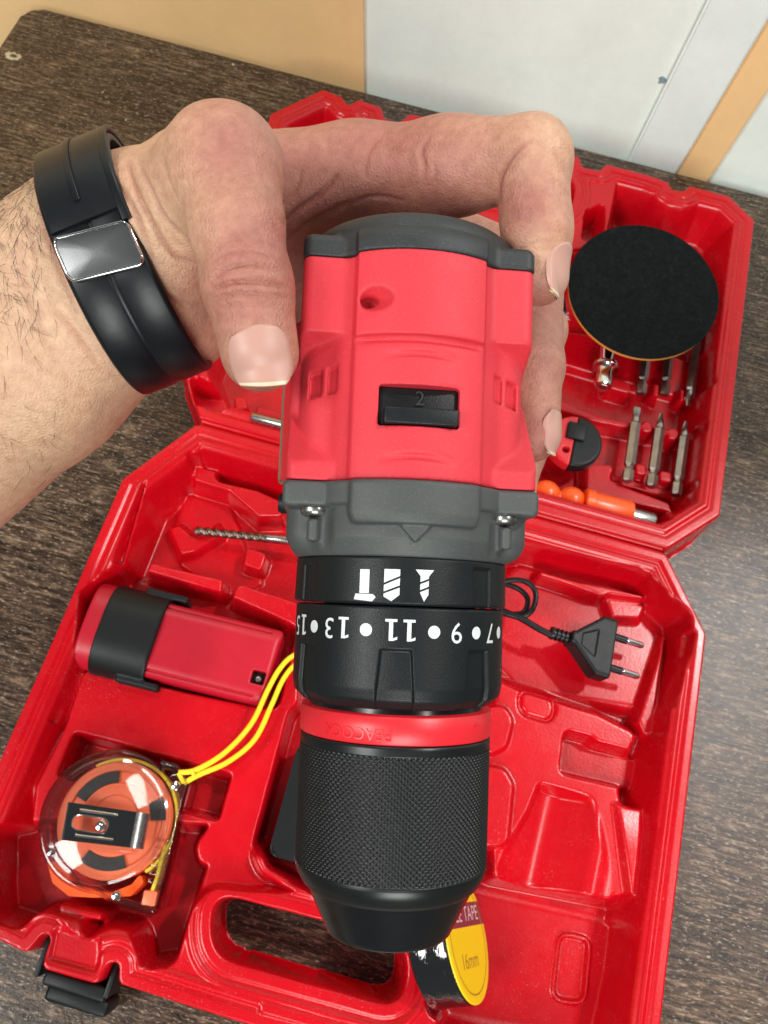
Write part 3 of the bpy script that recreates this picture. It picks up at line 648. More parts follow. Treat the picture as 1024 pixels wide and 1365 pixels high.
# ------------------------------------------------------------------ the hand and forearm (view-aligned frame, mm; origin moved to the wrist)
def atm(x, y, d): return atd(x, y, d/1000)*1000
WR = atm(150, 365, 232)
HMAT = CAMM@Matrix.Translation(Vector(WR/1000))@MM
def cone(p, a, b, ra, rb):
    ab = b-a; t = np.clip(((p-a)@ab)/(ab@ab), 0, 1); r = ra+(rb-ra)*t
    return np.sqrt(((p-a-t[:, None]*ab)**2).sum(1))-r
HJ = {k: atm(*v)-WR for k, v in dict(
    W0=(150, 368, 233), F1=(20, 462, 236), F2=(-240, 650, 250),
    T0=(212, 322, 230), T0b=(232, 412, 240), T1=(297, 224, 203), T1b=(315, 300, 196), T2=(332, 380, 194), T3=(345, 470, 193),
    I0=(262, 262, 250), I1=(474, 239, 247), I1b=(600, 222, 232), I2=(707, 212, 220), I3=(716, 305, 219), I4=(718, 368, 221),
    M0=(280, 360, 272), M1=(520, 300, 272), M2=(710, 365, 262), M3=(708, 488, 238), M4=(709, 578, 231),
    R2=(715, 440, 285), R3=(690, 600, 262), R4=(684, 656, 256), L1=(560, 420, 292)).items()}
e_w = np.array([.39, -.92, 0.]); e_f = np.array([.6, -.8, 0.])
def hand_sdf(p):
    J = HJ
    d = np.minimum(cone(p, J['W0']+e_w*9.5, J['F1']+e_f*11, 21.0, 23.5), cone(p, J['W0']-e_w*9.5, J['F1']-e_f*11, 21.0, 23.5))
    d = smin(d, cone(p, J['W0'], J['F1'], 22.5, 26), 8)
    f = smin(cone(p, J['F1']+e_f*11, J['F2']+e_f*14, 23.5, 31), cone(p, J['F1']-e_f*11, J['F2']-e_f*14, 23.5, 31), 8)
    d = smin(d, f, 8)
    d = smin(d, cone(p, J['W0']-e_w*8, J['T0'], 20.5, 20), 10)
    d = smin(d, cone(p, J['W0']+e_w*9, J['T0b'], 20.5, 15.5), 10)
    palm = smin(cone(p, J['T0'], J['I0'], 20, 17), cone(p, J['I0'], J['I1'], 17, 15.2), 12)
    palm = smin(palm, cone(p, J['T0b'], J['M0'], 15, 16), 10); palm = smin(palm, cone(p, J['M0'], J['M1'], 18, 15), 14)
    palm = smin(palm, cone(p, J['M0'], J['L1'], 18, 13), 10)
    d = smin(d, palm, 12)
    th = smin(cone(p, J['T0'], J['T1'], 19.5, 13.6), cone(p, J['T1'], J['T1b'], 13.4, 11.2), 7)
    tip = smin(cone(p, J['T1b'], J['T2'], 10.7, 10.2), cone(p, J['T2'], J['T3'], 10.4, 9.2), 3); th = smin(th, tip, 3)
    d = smin(d, th, 9)
    ix = smin(cone(p, J['I1'], J['I1b'], 15.0, 12.0), cone(p, J['I1b'], J['I2'], 12.0, 11.0), 8)
    ix2 = smin(cone(p, J['I2'], J['I3'], 10.7, 9.1), cone(p, J['I3'], J['I4'], 9.1, 7.6), 3); ix = smin(ix, ix2, 2.5)
    d = smin(d, ix, 6)
    md = smin(cone(p, J['M1'], J['M2'], 13, 10.5), cone(p, J['M2'], J['M3'], 9.8, 9.2), 4); md = smin(md, cone(p, J['M3'], J['M4'], 9.2, 7.8), 3)
    d = smin(d, md, 1.2)
    rg = smin(cone(p, J['L1'], J['R2'], 12, 10), cone(p, J['R2'], J['R3'], 9.8, 8.8), 4); rg = smin(rg, cone(p, J['R3'], J['R4'], 8.8, 7.2), 3)
    d = smin(d, rg, 1.2)
    # soft unevenness of flesh and tendons
    d = d+.35*np.sin(p[:, 0]*.11+1)*np.sin(p[:, 1]*.13)*np.sin(p[:, 2]*.1+.7)+.12*np.sin(p[:, 0]*.31+p[:, 1]*.2)*np.sin(p[:, 1]*.37-p[:, 2]*.2)
    return d
lo = np.array([-172, -115, -72.]); hi = np.array([152, 82, 62.])
HV, HF = surface_nets(hand_sdf, lo, hi, .62, coarse=4, margin=2.0)
def grad(f, P, e=.4):
    G = np.stack([f(P+np.eye(3)[k]*e)-f(P-np.eye(3)[k]*e) for k in range(3)], 1); return G/np.linalg.norm(G, axis=1)[:, None]
HN = grad(hand_sdf, HV)
def topx(V):
    C = V+WR; return CX+FP*C[:, 0]/(-C[:, 2]), CY-FP*C[:, 1]/(-C[:, 2]), -C[:, 2]
hx, hy, hd = topx(HV)
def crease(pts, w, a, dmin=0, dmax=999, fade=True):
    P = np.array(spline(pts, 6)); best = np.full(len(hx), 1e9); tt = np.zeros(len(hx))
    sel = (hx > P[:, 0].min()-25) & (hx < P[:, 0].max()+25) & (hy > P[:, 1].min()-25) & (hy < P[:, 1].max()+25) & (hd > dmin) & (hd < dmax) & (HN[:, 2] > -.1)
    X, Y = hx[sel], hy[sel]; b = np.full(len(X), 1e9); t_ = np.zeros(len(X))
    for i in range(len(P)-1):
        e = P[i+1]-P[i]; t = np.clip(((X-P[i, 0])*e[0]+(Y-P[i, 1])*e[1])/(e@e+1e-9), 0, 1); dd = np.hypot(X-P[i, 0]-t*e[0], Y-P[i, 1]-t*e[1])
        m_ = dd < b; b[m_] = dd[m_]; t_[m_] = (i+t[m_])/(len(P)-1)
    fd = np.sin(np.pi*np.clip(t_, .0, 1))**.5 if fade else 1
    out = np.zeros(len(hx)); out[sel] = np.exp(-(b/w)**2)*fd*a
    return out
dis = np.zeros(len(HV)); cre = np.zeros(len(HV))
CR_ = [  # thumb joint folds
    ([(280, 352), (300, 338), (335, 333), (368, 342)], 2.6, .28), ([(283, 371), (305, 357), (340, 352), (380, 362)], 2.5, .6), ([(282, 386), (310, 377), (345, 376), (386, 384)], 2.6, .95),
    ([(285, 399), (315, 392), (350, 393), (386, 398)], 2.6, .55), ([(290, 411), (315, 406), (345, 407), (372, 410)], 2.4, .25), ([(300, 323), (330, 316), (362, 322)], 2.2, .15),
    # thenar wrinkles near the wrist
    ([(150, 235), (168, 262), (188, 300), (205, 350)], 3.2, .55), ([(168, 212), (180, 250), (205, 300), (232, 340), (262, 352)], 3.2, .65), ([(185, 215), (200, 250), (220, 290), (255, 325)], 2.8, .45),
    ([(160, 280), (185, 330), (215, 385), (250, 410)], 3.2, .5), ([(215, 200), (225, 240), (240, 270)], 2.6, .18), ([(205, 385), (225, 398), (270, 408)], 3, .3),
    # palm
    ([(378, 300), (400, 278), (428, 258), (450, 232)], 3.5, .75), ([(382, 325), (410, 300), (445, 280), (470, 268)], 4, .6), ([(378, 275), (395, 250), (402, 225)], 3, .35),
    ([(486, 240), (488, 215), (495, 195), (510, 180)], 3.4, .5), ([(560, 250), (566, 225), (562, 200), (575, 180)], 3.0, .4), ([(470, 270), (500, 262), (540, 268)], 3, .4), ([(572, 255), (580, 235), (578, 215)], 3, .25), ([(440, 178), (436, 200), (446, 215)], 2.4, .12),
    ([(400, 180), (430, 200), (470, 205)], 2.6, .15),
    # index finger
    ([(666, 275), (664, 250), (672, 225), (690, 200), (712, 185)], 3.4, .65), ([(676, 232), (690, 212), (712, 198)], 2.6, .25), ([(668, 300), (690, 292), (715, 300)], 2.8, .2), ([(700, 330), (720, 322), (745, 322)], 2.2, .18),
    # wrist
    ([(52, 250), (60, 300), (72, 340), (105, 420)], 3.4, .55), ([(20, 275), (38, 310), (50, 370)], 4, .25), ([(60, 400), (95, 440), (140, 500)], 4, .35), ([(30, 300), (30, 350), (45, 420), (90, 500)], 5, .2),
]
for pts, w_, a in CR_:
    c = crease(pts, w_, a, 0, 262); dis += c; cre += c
# swelling between folds
for pts, w_, a in (([(290, 345), (330, 342), (375, 350)], 6, -.12), ([(285, 379), (330, 366), (385, 374)], 5, -.12), ([(300, 270), (330, 290), (350, 320)], 14, .1)):
    dis += crease(pts, w_, a)
HV2 = HV-HN*np.clip(dis*1.7, -.4, 1.9)[:, None]
def blob(x, y, r): return np.exp(-((hx-x)**2+(hy-y)**2)/r**2)
blush = .12+.50*sstep((hx-150)/160)+.55*blob(340, 370, 80)+.45*blob(345, 515, 40)+.30*blob(300, 190, 70)+.5*blob(470, 235, 95)+.45*blob(580, 240, 80)+.35*blob(700, 275, 35)+.3*blob(715, 400, 40)+.45*blob(712, 590, 50)+.25*blob(715, 480, 60)-.35*blob(735, 170, 45)-.25*blob(720, 335, 26)-.25*blob(225, 320, 70)+.3*blob(160, 240, 40)
hand_tone = np.clip(blush, 0, 1)
def skin_mat():
    m, nt, p, N, L = new_mat('skin')
    at = N.new('ShaderNodeAttribute'); at.attribute_name = 'tone'; sp = N.new('ShaderNodeSeparateColor'); L.new(at.outputs['Color'], sp.inputs[0])
    def mx(a, b, f, t='MIX'):
        x = N.new('ShaderNodeMixRGB'); x.blend_type = t
        for k, vv in ((0, f), (1, a), (2, b)):
            if isinstance(vv, (int, float)): x.inputs[k].default_value = vv
            elif isinstance(vv, tuple): x.inputs[k].default_value = (*vv, 1)
            else: L.new(vv, x.inputs[k])
        return x.outputs[0]
    n1 = noise(nt, .045, 5, .6); n2 = noise(nt, .35, 4, .65)
    tone = N.new('ShaderNodeMath'); tone.operation = 'MULTIPLY_ADD'; L.new(n1, tone.inputs[0]); tone.inputs[1].default_value = .5; tone.inputs[2].default_value = -.25
    ad = N.new('ShaderNodeMath'); ad.operation = 'ADD'; ad.use_clamp = True; L.new(tone.outputs[0], ad.inputs[0]); L.new(sp.outputs[0], ad.inputs[1])
    c = ramp(nt, ad.outputs[0], [(0, (.56, .37, .235)), (.45, (.51, .28, .185)), (1, (.36, .140, .105))])
    c = mx(c, ramp(nt, n2, [(.3, (.80, .70, .68)), (.7, (1.10, 1.10, 1.10))]), .85, 'MULTIPLY')
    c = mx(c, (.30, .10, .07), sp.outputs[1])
    L.new(c, p.inputs['Base Color'])
    p.inputs['Subsurface Weight'].default_value = .22; p.inputs['Subsurface Radius'].default_value = (1.0, .35, .2); p.inputs['Subsurface Scale'].default_value = .0022
    rr = N.new('ShaderNodeMapRange'); rr.inputs[3].default_value = .42; rr.inputs[4].default_value = .62; L.new(n2, rr.inputs[0]); L.new(rr.outputs[0], p.inputs['Roughness'])
    vo = N.new('ShaderNodeTexVoronoi'); vo.feature = 'DISTANCE_TO_EDGE'; vo.inputs['Scale'].default_value = .95; tc = N.new('ShaderNodeTexCoord'); L.new(tc.outputs['Object'], vo.inputs['Vector'])
    b = bump(nt, vo.outputs['Distance'], .45, .0005); b = bump(nt, noise(nt, .5, 5, .65), .4, .0006, b); b = bump(nt, noise(nt, 1.5, 4, .65, None, (1, .25, 1)), .4, .0003, b); L.new(b, p.inputs['Normal'])
    return m
M['skin'] = skin_mat()
person = thing('person', 'bare forearm and hand reaching in from the left, gripping the red drill', 'person', HMAT)
body = mesh_np('arm_and_hand', HV2, HF, M['skin'], person)
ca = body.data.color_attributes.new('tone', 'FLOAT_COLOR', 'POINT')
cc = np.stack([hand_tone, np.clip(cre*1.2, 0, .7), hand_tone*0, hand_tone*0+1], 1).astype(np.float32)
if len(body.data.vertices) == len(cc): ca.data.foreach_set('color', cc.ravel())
# ---- nails laid on the finger surface
M['nail'] = plastic('fingernail', (.47, .255, .205), .42, .06, 60, .1, .0002, .2, spec=.4, sss=0); M['nailedge'] = plastic('nail_free_edge', (.62, .50, .34), .35, .15, 60, .2, .0002, 1)
def trace(P, D, f):
    t = np.zeros(len(P))
    for _ in range(70): t += np.clip(f(P+D*t[:, None]), -2, 4)*.8
    return t
def nail(center, nrm, up, wd, ln, lift=.45, free=.16, skew=0):
    nrm = np.array(nrm, float); nrm /= np.linalg.norm(nrm); up = np.array(up, float); up -= nrm*(up@nrm); up /= np.linalg.norm(up); sd = np.cross(up, nrm)
    nu, nv = 29, 31; U, V_ = np.meshgrid(np.linspace(-1, 1, nu), np.linspace(-1, 1, nv), indexing='ij')
    # squircle outline, flatter at the free edge
    hw = np.where(V_ > 0, (1-np.abs(V_)**5*.45), (1-np.abs(V_)**3.0*.22)); X = U*wd/2*hw; Y = V_*ln/2+np.where(V_ > 0, -(U**2)*V_*.9, (U**2)*-V_*.9)+skew*U*V_
    P0 = center+nrm*12+X.reshape(-1, 1)*sd+(-Y.reshape(-1, 1))*(-up)*-1*-1
    P0 = center+nrm*12+X.reshape(-1, 1)*sd+Y.reshape(-1, 1)*up
    t = trace(P0, np.repeat(-nrm[None], len(P0), 0), hand_sdf); R_ = wd*.60; xx = np.clip(np.abs(X.ravel())/R_, 0, .97); tc0 = t[(nu//2)*nv+nv//2]
    cur = R_*(1-np.sqrt(1-xx*xx)); yl = Y.ravel()/ln*.5; t = np.minimum(t, tc0+cur+1.2+.8*yl*yl*4)
    t = t.reshape(nu, nv)
    for _ in range(3): t[:, 1:-1] = (t[:, :-2]+2*t[:, 1:-1]+t[:, 2:])/4; t[1:-1] = (t[:-2]+2*t[1:-1]+t[2:])/4
    S_ = P0-nrm*t.ravel()[:, None]; G = grad(hand_sdf, S_); G = np.where((G@nrm)[:, None] > .25, G, nrm[None])
    ed = np.maximum(np.abs(U), np.abs(V_)*(V_ > 0)).ravel(); rim = 1-sstep((ed-.86)/.14)
    T = S_+G*(lift*(rim*.9+.1))[:, None]-G*((1-rim)*.35)[:, None]
    # the free edge (V=-1) stands off
    fr = sstep((-V_.ravel()-.72)/.25); T += (nrm*.15-up*.0)*fr[:, None]
    i, j = np.meshgrid(np.arange(nu-1), np.arange(nv-1), indexing='ij'); F = np.stack([i*nv+j, (i+1)*nv+j, (i+1)*nv+j+1, i*nv+j+1], -1).reshape(-1, 4)
    jj = j.reshape(-1); cut = int(nv*free)
    o = mesh_np('nail', T, F[jj >= cut], M['nail'], person)
    # the white edge has a thickness, closed back to the finger
    Fe = F[jj < cut]; back = T-nrm*.5; n0 = len(T); strip = np.array([[i_*nv, (i_+1)*nv, (i_+1)*nv+n0, i_*nv+n0] for i_ in range(nu-1)])
    used, inv = np.unique(np.concatenate([Fe, strip]), return_inverse=True); inv = inv.reshape(-1, 4)
    mesh_np('nail_edge', np.concatenate([T, back])[used], inv, M['nailedge'], o)
nail(atm(343, 472, 184)-WR, (-.04, .05, 1), (-.14, 1, .1), 14.8, 13.6, free=.07, skew=.7)
nail(atm(738, 360, 216)-WR, (.95, .0, .31), (.08, 1, 0), 9.4, 14.5, free=.07)
nail(atm(746, 575, 227)-WR, (.96, .0, .28), (-.12, 1, .05), 9.4, 13.0, free=.07)
nail(atm(712, 652, 250)-WR, (.9, .0, .43), (-.1, 1, 0), 8.6, 12.0, free=.07)
# ---- dark hair on the forearm
M['hair'] = plastic('body_hair', (.035, .022, .015), .5, .1, 100, 0, .0001, 1)
rnd = random.Random(5); bm = bmesh.new(); cand = np.where((hx < 75) & (hx > -60) & (hy > 240) & (hy < 640) & (HN[:, 2] > .02))[0]
dens = rnd.sample(list(cand), min(len(cand), 2600)); kept = 0
for i in dens:
    pr = .9 if hy[i] < 440 and hx[i] < 60 else .10
    if rnd.random() > pr*.42: continue
    p = HV2[i]; n_ = HN[i]; g = np.array([.35, -.85, 0])+np.array([rnd.gauss(0, .35), rnd.gauss(0, .3), 0]); g -= n_*(g@n_); g /= np.linalg.norm(g)
    ln = rnd.uniform(3.0, 8); q = [p+n_*.0]; 
    cv = np.cross(n_, g)*rnd.gauss(0, .25)
    for k in range(1, 5): t = k/4; q.append(p+g*ln*t+cv*ln*t*t+n_*(.9*math.sin(t*1.8)*1.0))
    tube(bm, q, .05, 3, cap=False, rs=[.045, .042, .036, .026, .01]); kept += 1
hair = bm_obj('arm_hair', bm, M['hair'], person); hair['kind'] = 'stuff'

# ------------------------------------------------------------------ the wrist band
band = thing('wristband', 'black rubber wristband with a polished metal clip around the wrist', 'wristband', HMAT)
WB = atm(172, 356, 232)-WR; ax = np.array([.92, .37, .02]); ax /= np.linalg.norm(ax); e1 = np.array([.355, -.935, 0.]); e1 -= ax*(e1@ax); e1 /= np.linalg.norm(e1); e2 = np.cross(e1, ax); e2 *= np.sign(e2[2])
def band_pt(t, s, off):           # t round the wrist (0 = towards the camera), s along the arm, off outward
    c, s_ = math.cos(t), math.sin(t); A, B = 32.5+off, 25.5+off
    return WB+e1*A*s_+e2*B*c+ax*s
def sweep_band(name, t0, t1, prof, mat, n=140, flare=lambda t: 0, closed=False):
    V = []; 
    for i in range(n):
        t = t0+(t1-t0)*i/(n-1 if not closed else n); f_ = flare(t)
        for s, o_ in prof: V.append(band_pt(t, s, o_+f_))
    m = len(prof); F = []
    for i in range(n if closed else n-1):
        k = (i+1) % n
        for j in range(m): F.append((i*m+j, k*m+j, k*m+(j+1) % m, i*m+(j+1) % m))
    bm = bmesh.new(); vs = [bm.verts.new(v) for v in V]
    for f_ in F: bm.faces.new([vs[q] for q in f_])
    if not closed: bm.faces.new(vs[:m]); bm.faces.new(vs[-m:])
    return bm_obj(name, bm, mat, band, angle=50)
def rrprof(s0, s1, o0, o1, r, n=4):
    return fillet([(s0, o0), (s1, o0), (s1, o1), (s0, o1)], r, n)
groove = [(-10.4, -.3), (-10.6, 1.0), (-10.1, 1.8), (-9.2, 2.1), (-1.1, 2.2), (-.6, 1.9), (0, 1.75), (.6, 1.9), (1.1, 2.2), (9.2, 2.1), (10.1, 1.8), (10.6, 1.0), (10.4, -.3)]
sweep_band('strap', 0, 2*math.pi, groove, M['rubber'], 160, closed=True)
sweep_band('strap_flap', -1.5, -.10, rrprof(-9.3, 9.3, 2.0, 3.4, .6), M['rubber'], 60, flare=lambda t: .9*max(0, -(t+1.1))*1.5)
sweep_band('strap_ridge', -1.7, -.25, rrprof(-.9, .7, 3.2, 4.0, .35), M['rubber'], 50)
sweep_band('strap_rim', -1.9, .0, rrprof(8.2, 10.9, 1.9, 3.6, .8), M['rubber'], 60)
def band_mat(tc, dt, mat, name, s0, s1, o0, o1): 
    V = []; return sweep_band(name, tc-dt, tc+dt, rrprof(s0, s1, o0, o1, .45), mat, 24)
# metal clip: rounded plate bent over the strap with a thick rim
def clip_surface():
    nu, nv = 34, 26; V = []; F = []
    bm = bmesh.new(); hw, hl, rr = 9.4, 4.3, 1.9
    outl = fillet([(-hw, -hl), (hw, -hl), (hw, hl), (-hw, hl)], rr, 6); n = len(outl)
    def q(a, b, off): t = .13+b/27.5+a*.004; return Vector(band_pt(t, a, off-.0))
    rings = []
    for sc, off in ((1.0, 1.9), (1.012, 2.7), (1.008, 3.4), (.99, 3.6), (.975, 3.5), (.96, 3.2), (.8, 3.25), (.6, 3.3), (.4, 3.35), (.2, 3.4), (.06, 3.4)):
        rings.append([bm.verts.new(q(a*sc if sc > .9 else a*sc, b*sc if sc > .9 else b*sc, off)) for a, b in outl])
    for r0, r1 in zip(rings, rings[1:]):
        for k in range(n): bm.faces.new((r0[k], r0[(k+1) % n], r1[(k+1) % n], r1[k]))
    bm.faces.new(rings[-1]); return bm
mc = bm_obj('metal_clip', clip_surface(), M['chrome'], band, angle=60)
M['clipdark'] = plastic('steel_with_dark_reflection', (.17, .17, .175), .27, .05, 60, 0, .0001, .1, metal=1, rvar=.03)  # plate colour darkened to stand in for dark surroundings mirrored in the metal
bm = bmesh.new(); ol_ = fillet([(-9.4, -4.3), (9.4, -4.3), (9.4, 4.3), (-9.4, 4.3)], 1.9, 6); ol_.append(ol_[0])
tube(bm, [band_pt(.13+b_/27.5+a_*.004, a_, 3.0) for a_, b_ in ol_], .42, 10, cap=False); bm_obj('clip_rim', bm, M['chrome'], band)
mc.data.materials.append(M['clipdark'])
for f_ in mc.data.polygons:
    if f_.index >= 4*(len(mc.data.vertices)//11): f_.material_index = 1
# ------------------------------------------------------------------ the things lying in the case
UX = Vector((cph, sph, 0)); VY = Vector((-sph, cph, 0)); ZU = Vector((0, 0, 1))
def Wp(px, py, z): return Vector(atz(px, py, z))
def frame(o, x, z=ZU):                    # object frame: X along x, Z near z
    x = Vector(x).normalized(); y = Vector(z).cross(x).normalized(); zz = x.cross(y)
    return Matrix(((x.x, y.x, zz.x, o[0]), (x.y, y.y, zz.y, o[1]), (x.z, y.z, zz.z, o[2]), (0, 0, 0, 1)))
def along(px0, py0, z0, px1, py1, z1):    # frame whose X runs from the first point to the second, and the length in mm
    a, b = Wp(px0, py0, z0), Wp(px1, py1, z1); return frame(a, b-a)@MM, (b-a).length*1000
XL = Matrix(((0, 0, 1, 0), (1, 0, 0, 0), (0, 1, 0, 0), (0, 0, 0, 1)))       # lathe axis Z -> X
def scoll(name, kids_parent): 
    e = thing(name, '', ''); del e['label']; del e['category']; e.parent = kids_parent; return e

# ---- battery
BM_, _ = along(134, 838, .030, 371, 897, .030); LB = _
bat = thing('battery', 'red battery pack with a black band, lying in the left bed of the case', 'battery', BM_)
def bat_end(p):
    x, y, z = p.T; r = (np.abs(y/25.5)**3.4+np.abs((z+6)/22.5)**3.4)**(1/3.4)*25.5
    d = smax(smax(r-25.2, -(x+5.5), 2.2), x-16, .5); return smax(d, np.maximum(-(z+14), np.abs(y)-25), 2)
def bat_band(p):
    x, y, z = p.T; r = (np.abs(y/26.6)**3.0+np.abs((z+6)/24)**3.0)**(1/3.0)*26.6; xs = x+.0045*(y*y)*0-2.0
    d = smax(r-26.6, np.abs(x-19.5-(z-20)*.0)-15.6, 1.0); d = smax(d, np.maximum(-(z+14), np.abs(y)-26.6), 1)
    hook = sd_box(x-32, np.abs(y)-25.0, z-2, 12, 2.0, 9, 1.5); d = smin(d, hook, 1.5)
    return d
def bat_block(p):
    x, y, z = p.T; hw = 20.5-(x-30)*.012
    d = sd_box(x-61, y, z+0, 34, 1, 15.5, .5)*0+smax(smax(np.abs(y)-21.0, np.abs(x-66)-34.5, 3.0), np.abs(z+1)-15.5, 4.0)
    d = smax(d, (np.abs(y)*.55+z*.83)-21.0, 2.0)
    d = smax(d, -sd_box(x-94.0, y+7.5, z-13, 3.6, 3.6, 7, .5), .3)
    d = smax(d, -(sd_box(x-52, np.abs(y)-17.5, z-12.6, 42, .5, .8, .3)), .5)
    return d
M['packred'] = plastic('deep_red_plastic', (.46, .006, .022), .36, .06, 900, .2, .0001, 60, spec=.4)
sdf_obj('pack_end', bat_end, (-10, -30, -18), (18, 30, 26), .6, M['packred'], bat, Matrix.Identity(4))
sdf_obj('band', bat_band, (0, -33, -18), (48, 33, 26), .6, M['black'], bat, Matrix.Identity(4))
sdf_obj('pack_body', bat_block, (28, -24, -20), (104, 24, 20), .6, M['packred'], bat, Matrix.Identity(4))
bm = bmesh.new(); box(bm, 90.7, 97.3, -10.8, -4.2, 5, 10, .2); bm_obj('contact_recess', bm, M['black'], bat)
bm = bmesh.new(); lathe(bm, [(2.0, 0), (2.0, 1), (1.4, 1.9), (0, 2.1)], 20, Matrix.Translation((94.1, -8, 10))); bm_obj('screw', bm, M['steel'], bat)

# ---- twist drill bit
m4, L_ = along(258, 707, .026, 400, 722, .030)
tw = thing('twist_drill_bit', 'small steel twist drill bit lying in the corner of the base tray beside the gearbox', 'drill bit', m4)
def flute():
    bm = bmesh.new(); n, m_ = 24, 150; rings = []
    for i in range(m_):
        x = i/(m_-1)*44; ring = []
        for k in range(n):
            a = 2*math.pi*k/n; ph_ = a-x*.62; r = 2.8-1.4*math.exp(-((math.sin(ph_))/.62)**2*1.2)*(1 if x < 42 else 0); r *= min(1, .25+x/2.2)
            ring.append(bm.verts.new((x, r*math.cos(a), r*math.sin(a))))
        rings.append(ring)
    for a, b in zip(rings, rings[1:]):
        for k in range(n): bm.faces.new((a[k], a[(k+1) % n], b[(k+1) % n], b[k]))
    bm.faces.new(rings[0]); bm.faces.new(rings[-1]); return bm
M['bronzed'] = plastic('bronzed_drill_steel', (.22, .17, .14), .3, .2, 900, .2, .0001, 200, metal=1); bm_obj('fluted_shaft', flute(), M['bronzed'], tw, angle=70)
bm = bmesh.new(); lathe(bm, [(2.5, 44), (2.7, 44.3), (2.7, 74), (2.2, 74.6)], 24, XL); bm_obj('shank', bm, M['steel'], tw)

# ---- screwdriver bits in the lid
def hexprof(bm, x0, x1, r0, r1):
    A = [bm.verts.new((x0, r0*math.cos(k*math.pi/3+.52), r0*math.sin(k*math.pi/3+.52))) for k in range(6)]; B = [bm.verts.new((x1, r1*math.cos(k*math.pi/3+.52), r1*math.sin(k*math.pi/3+.52))) for k in range(6)]
    for k in range(6): bm.faces.new((A[k], A[(k+1) % 6], B[(k+1) % 6], B[k]))
    return A, B
def make_bit(px0, py0, px1, py1, label, style, z=.0295):
    m4, L_ = along(px0, py0, z, px1, py1, z); t = thing('screwdriver_bit', label, 'screwdriver bit', m4, 'screwdriver bits clipped in the lid')
    bm = bmesh.new()
    a, b = hexprof(bm, 0, .8, 2.9, 3.55); bm.faces.new(a); c, d = hexprof(bm, .8, 8, 3.55, 3.55); a, b = hexprof(bm, 8, 9.3, 3.55, 2.4); a, b = hexprof(bm, 9.3, 11, 2.4, 2.4); a, b = hexprof(bm, 11, 12.4, 2.4, 3.55); a, b = hexprof(bm, 12.4, L_-13, 3.55, 3.55); a, b = hexprof(bm, L_-13, L_-11.5, 3.55, 2.6); bm.faces.new(b)
    bmesh.ops.remove_doubles(bm, verts=bm.verts, dist=.01); bm_obj('hex_shank', bm, M['darksteel'], t, angle=25)
    bm = bmesh.new(); n = 24; R = []
    for i in range(16):
        x = L_-12+i*12/15; e = max(0, (i-4)/11); ring = []
        for k in range(n):
            a = 2*math.pi*k/n; r = 2.6-.2*i/15-e*1.3
            if style == 'cross': r *= 1-.55*e**.4*abs(math.sin(2*a))**.8
            y, z_ = r*math.cos(a), r*math.sin(a)
            if style == 'flat' and e > 0: y *= 1+.9*e; z_ *= 1-.75*e
            ring.append(bm.verts.new((x, y, z_)))
        R.append(ring)
    for a, b in zip(R, R[1:]):
        for k in range(n): bm.faces.new((a[k], a[(k+1) % n], b[(k+1) % n], b[k]))
    bm.faces.new(R[0]); bm.faces.new(R[-1]); bm_obj('tip', bm, M['darksteel'], t, angle=50)
make_bit(836, 642, 850, 543, 'steel screwdriver bit in the lower row of the lid, the one nearest the drill', 'flat')
make_bit(868, 649, 882, 551, 'steel screwdriver bit in the middle of the lower row of three in the lid', 'cross')
make_bit(901, 660, 915, 562, 'steel screwdriver bit in the lower row, nearest the outer wall of the lid', 'cross')
make_bit(854, 526, 868, 428, 'thick steel bit under the black disc, shank end showing beside the chrome socket', 'flat', .0275)
make_bit(885, 527, 898, 430, 'slim steel bit under the black disc, between two other bits of the upper row', 'cross', .0275)
make_bit(932, 440, 917, 541, 'steel bit with its cross tip pointing down below the black disc, by the outer wall', 'cross', .0275)
m4, L_ = along(804, 516, .028, 811, 462, .028); m4 = m4@Matrix.Scale(1.2, 4)
so = thing('socket_adapter', 'short polished chrome socket adapter sticking out under the edge of the black disc', 'socket adapter', m4)
bm = bmesh.new(); lathe(bm, [(0, 0), (4.2, 0), (4.9, .6), (5.1, 3), (4.8, 7), (4.4, 9.5), (5.0, 11.5), (7.0, 12.2), (7.4, 13), (7.2, 14.4), (5.4, 15.2), (4.6, 17), (4.6, 26), (0, 26)], 36, XL); bm_obj('socket_body', bm, M['chrome'], so)
bm = bmesh.new(); lathe(bm, [(0, -.2), (2.6, -.2), (2.9, .1)], 6, XL, cap=False); bm_obj('socket_opening', bm, M['darksteel'], so, smooth=False)
# rod at the left of the lid
m4, L_ = along(336, 556, .0455, 402, 573, .0455)
rod = tag(bm_obj('steel_rod', (lambda b: (lathe(b, [(0, 0), (2.6, 0), (3.1, .6), (3.1, 34), (0, 34)], 28, XL), b)[1])(bmesh.new()), M['steel'], None), 'plain round steel rod lying in the left part of the lid below the thumb', 'steel rod'); rod.matrix_world = m4

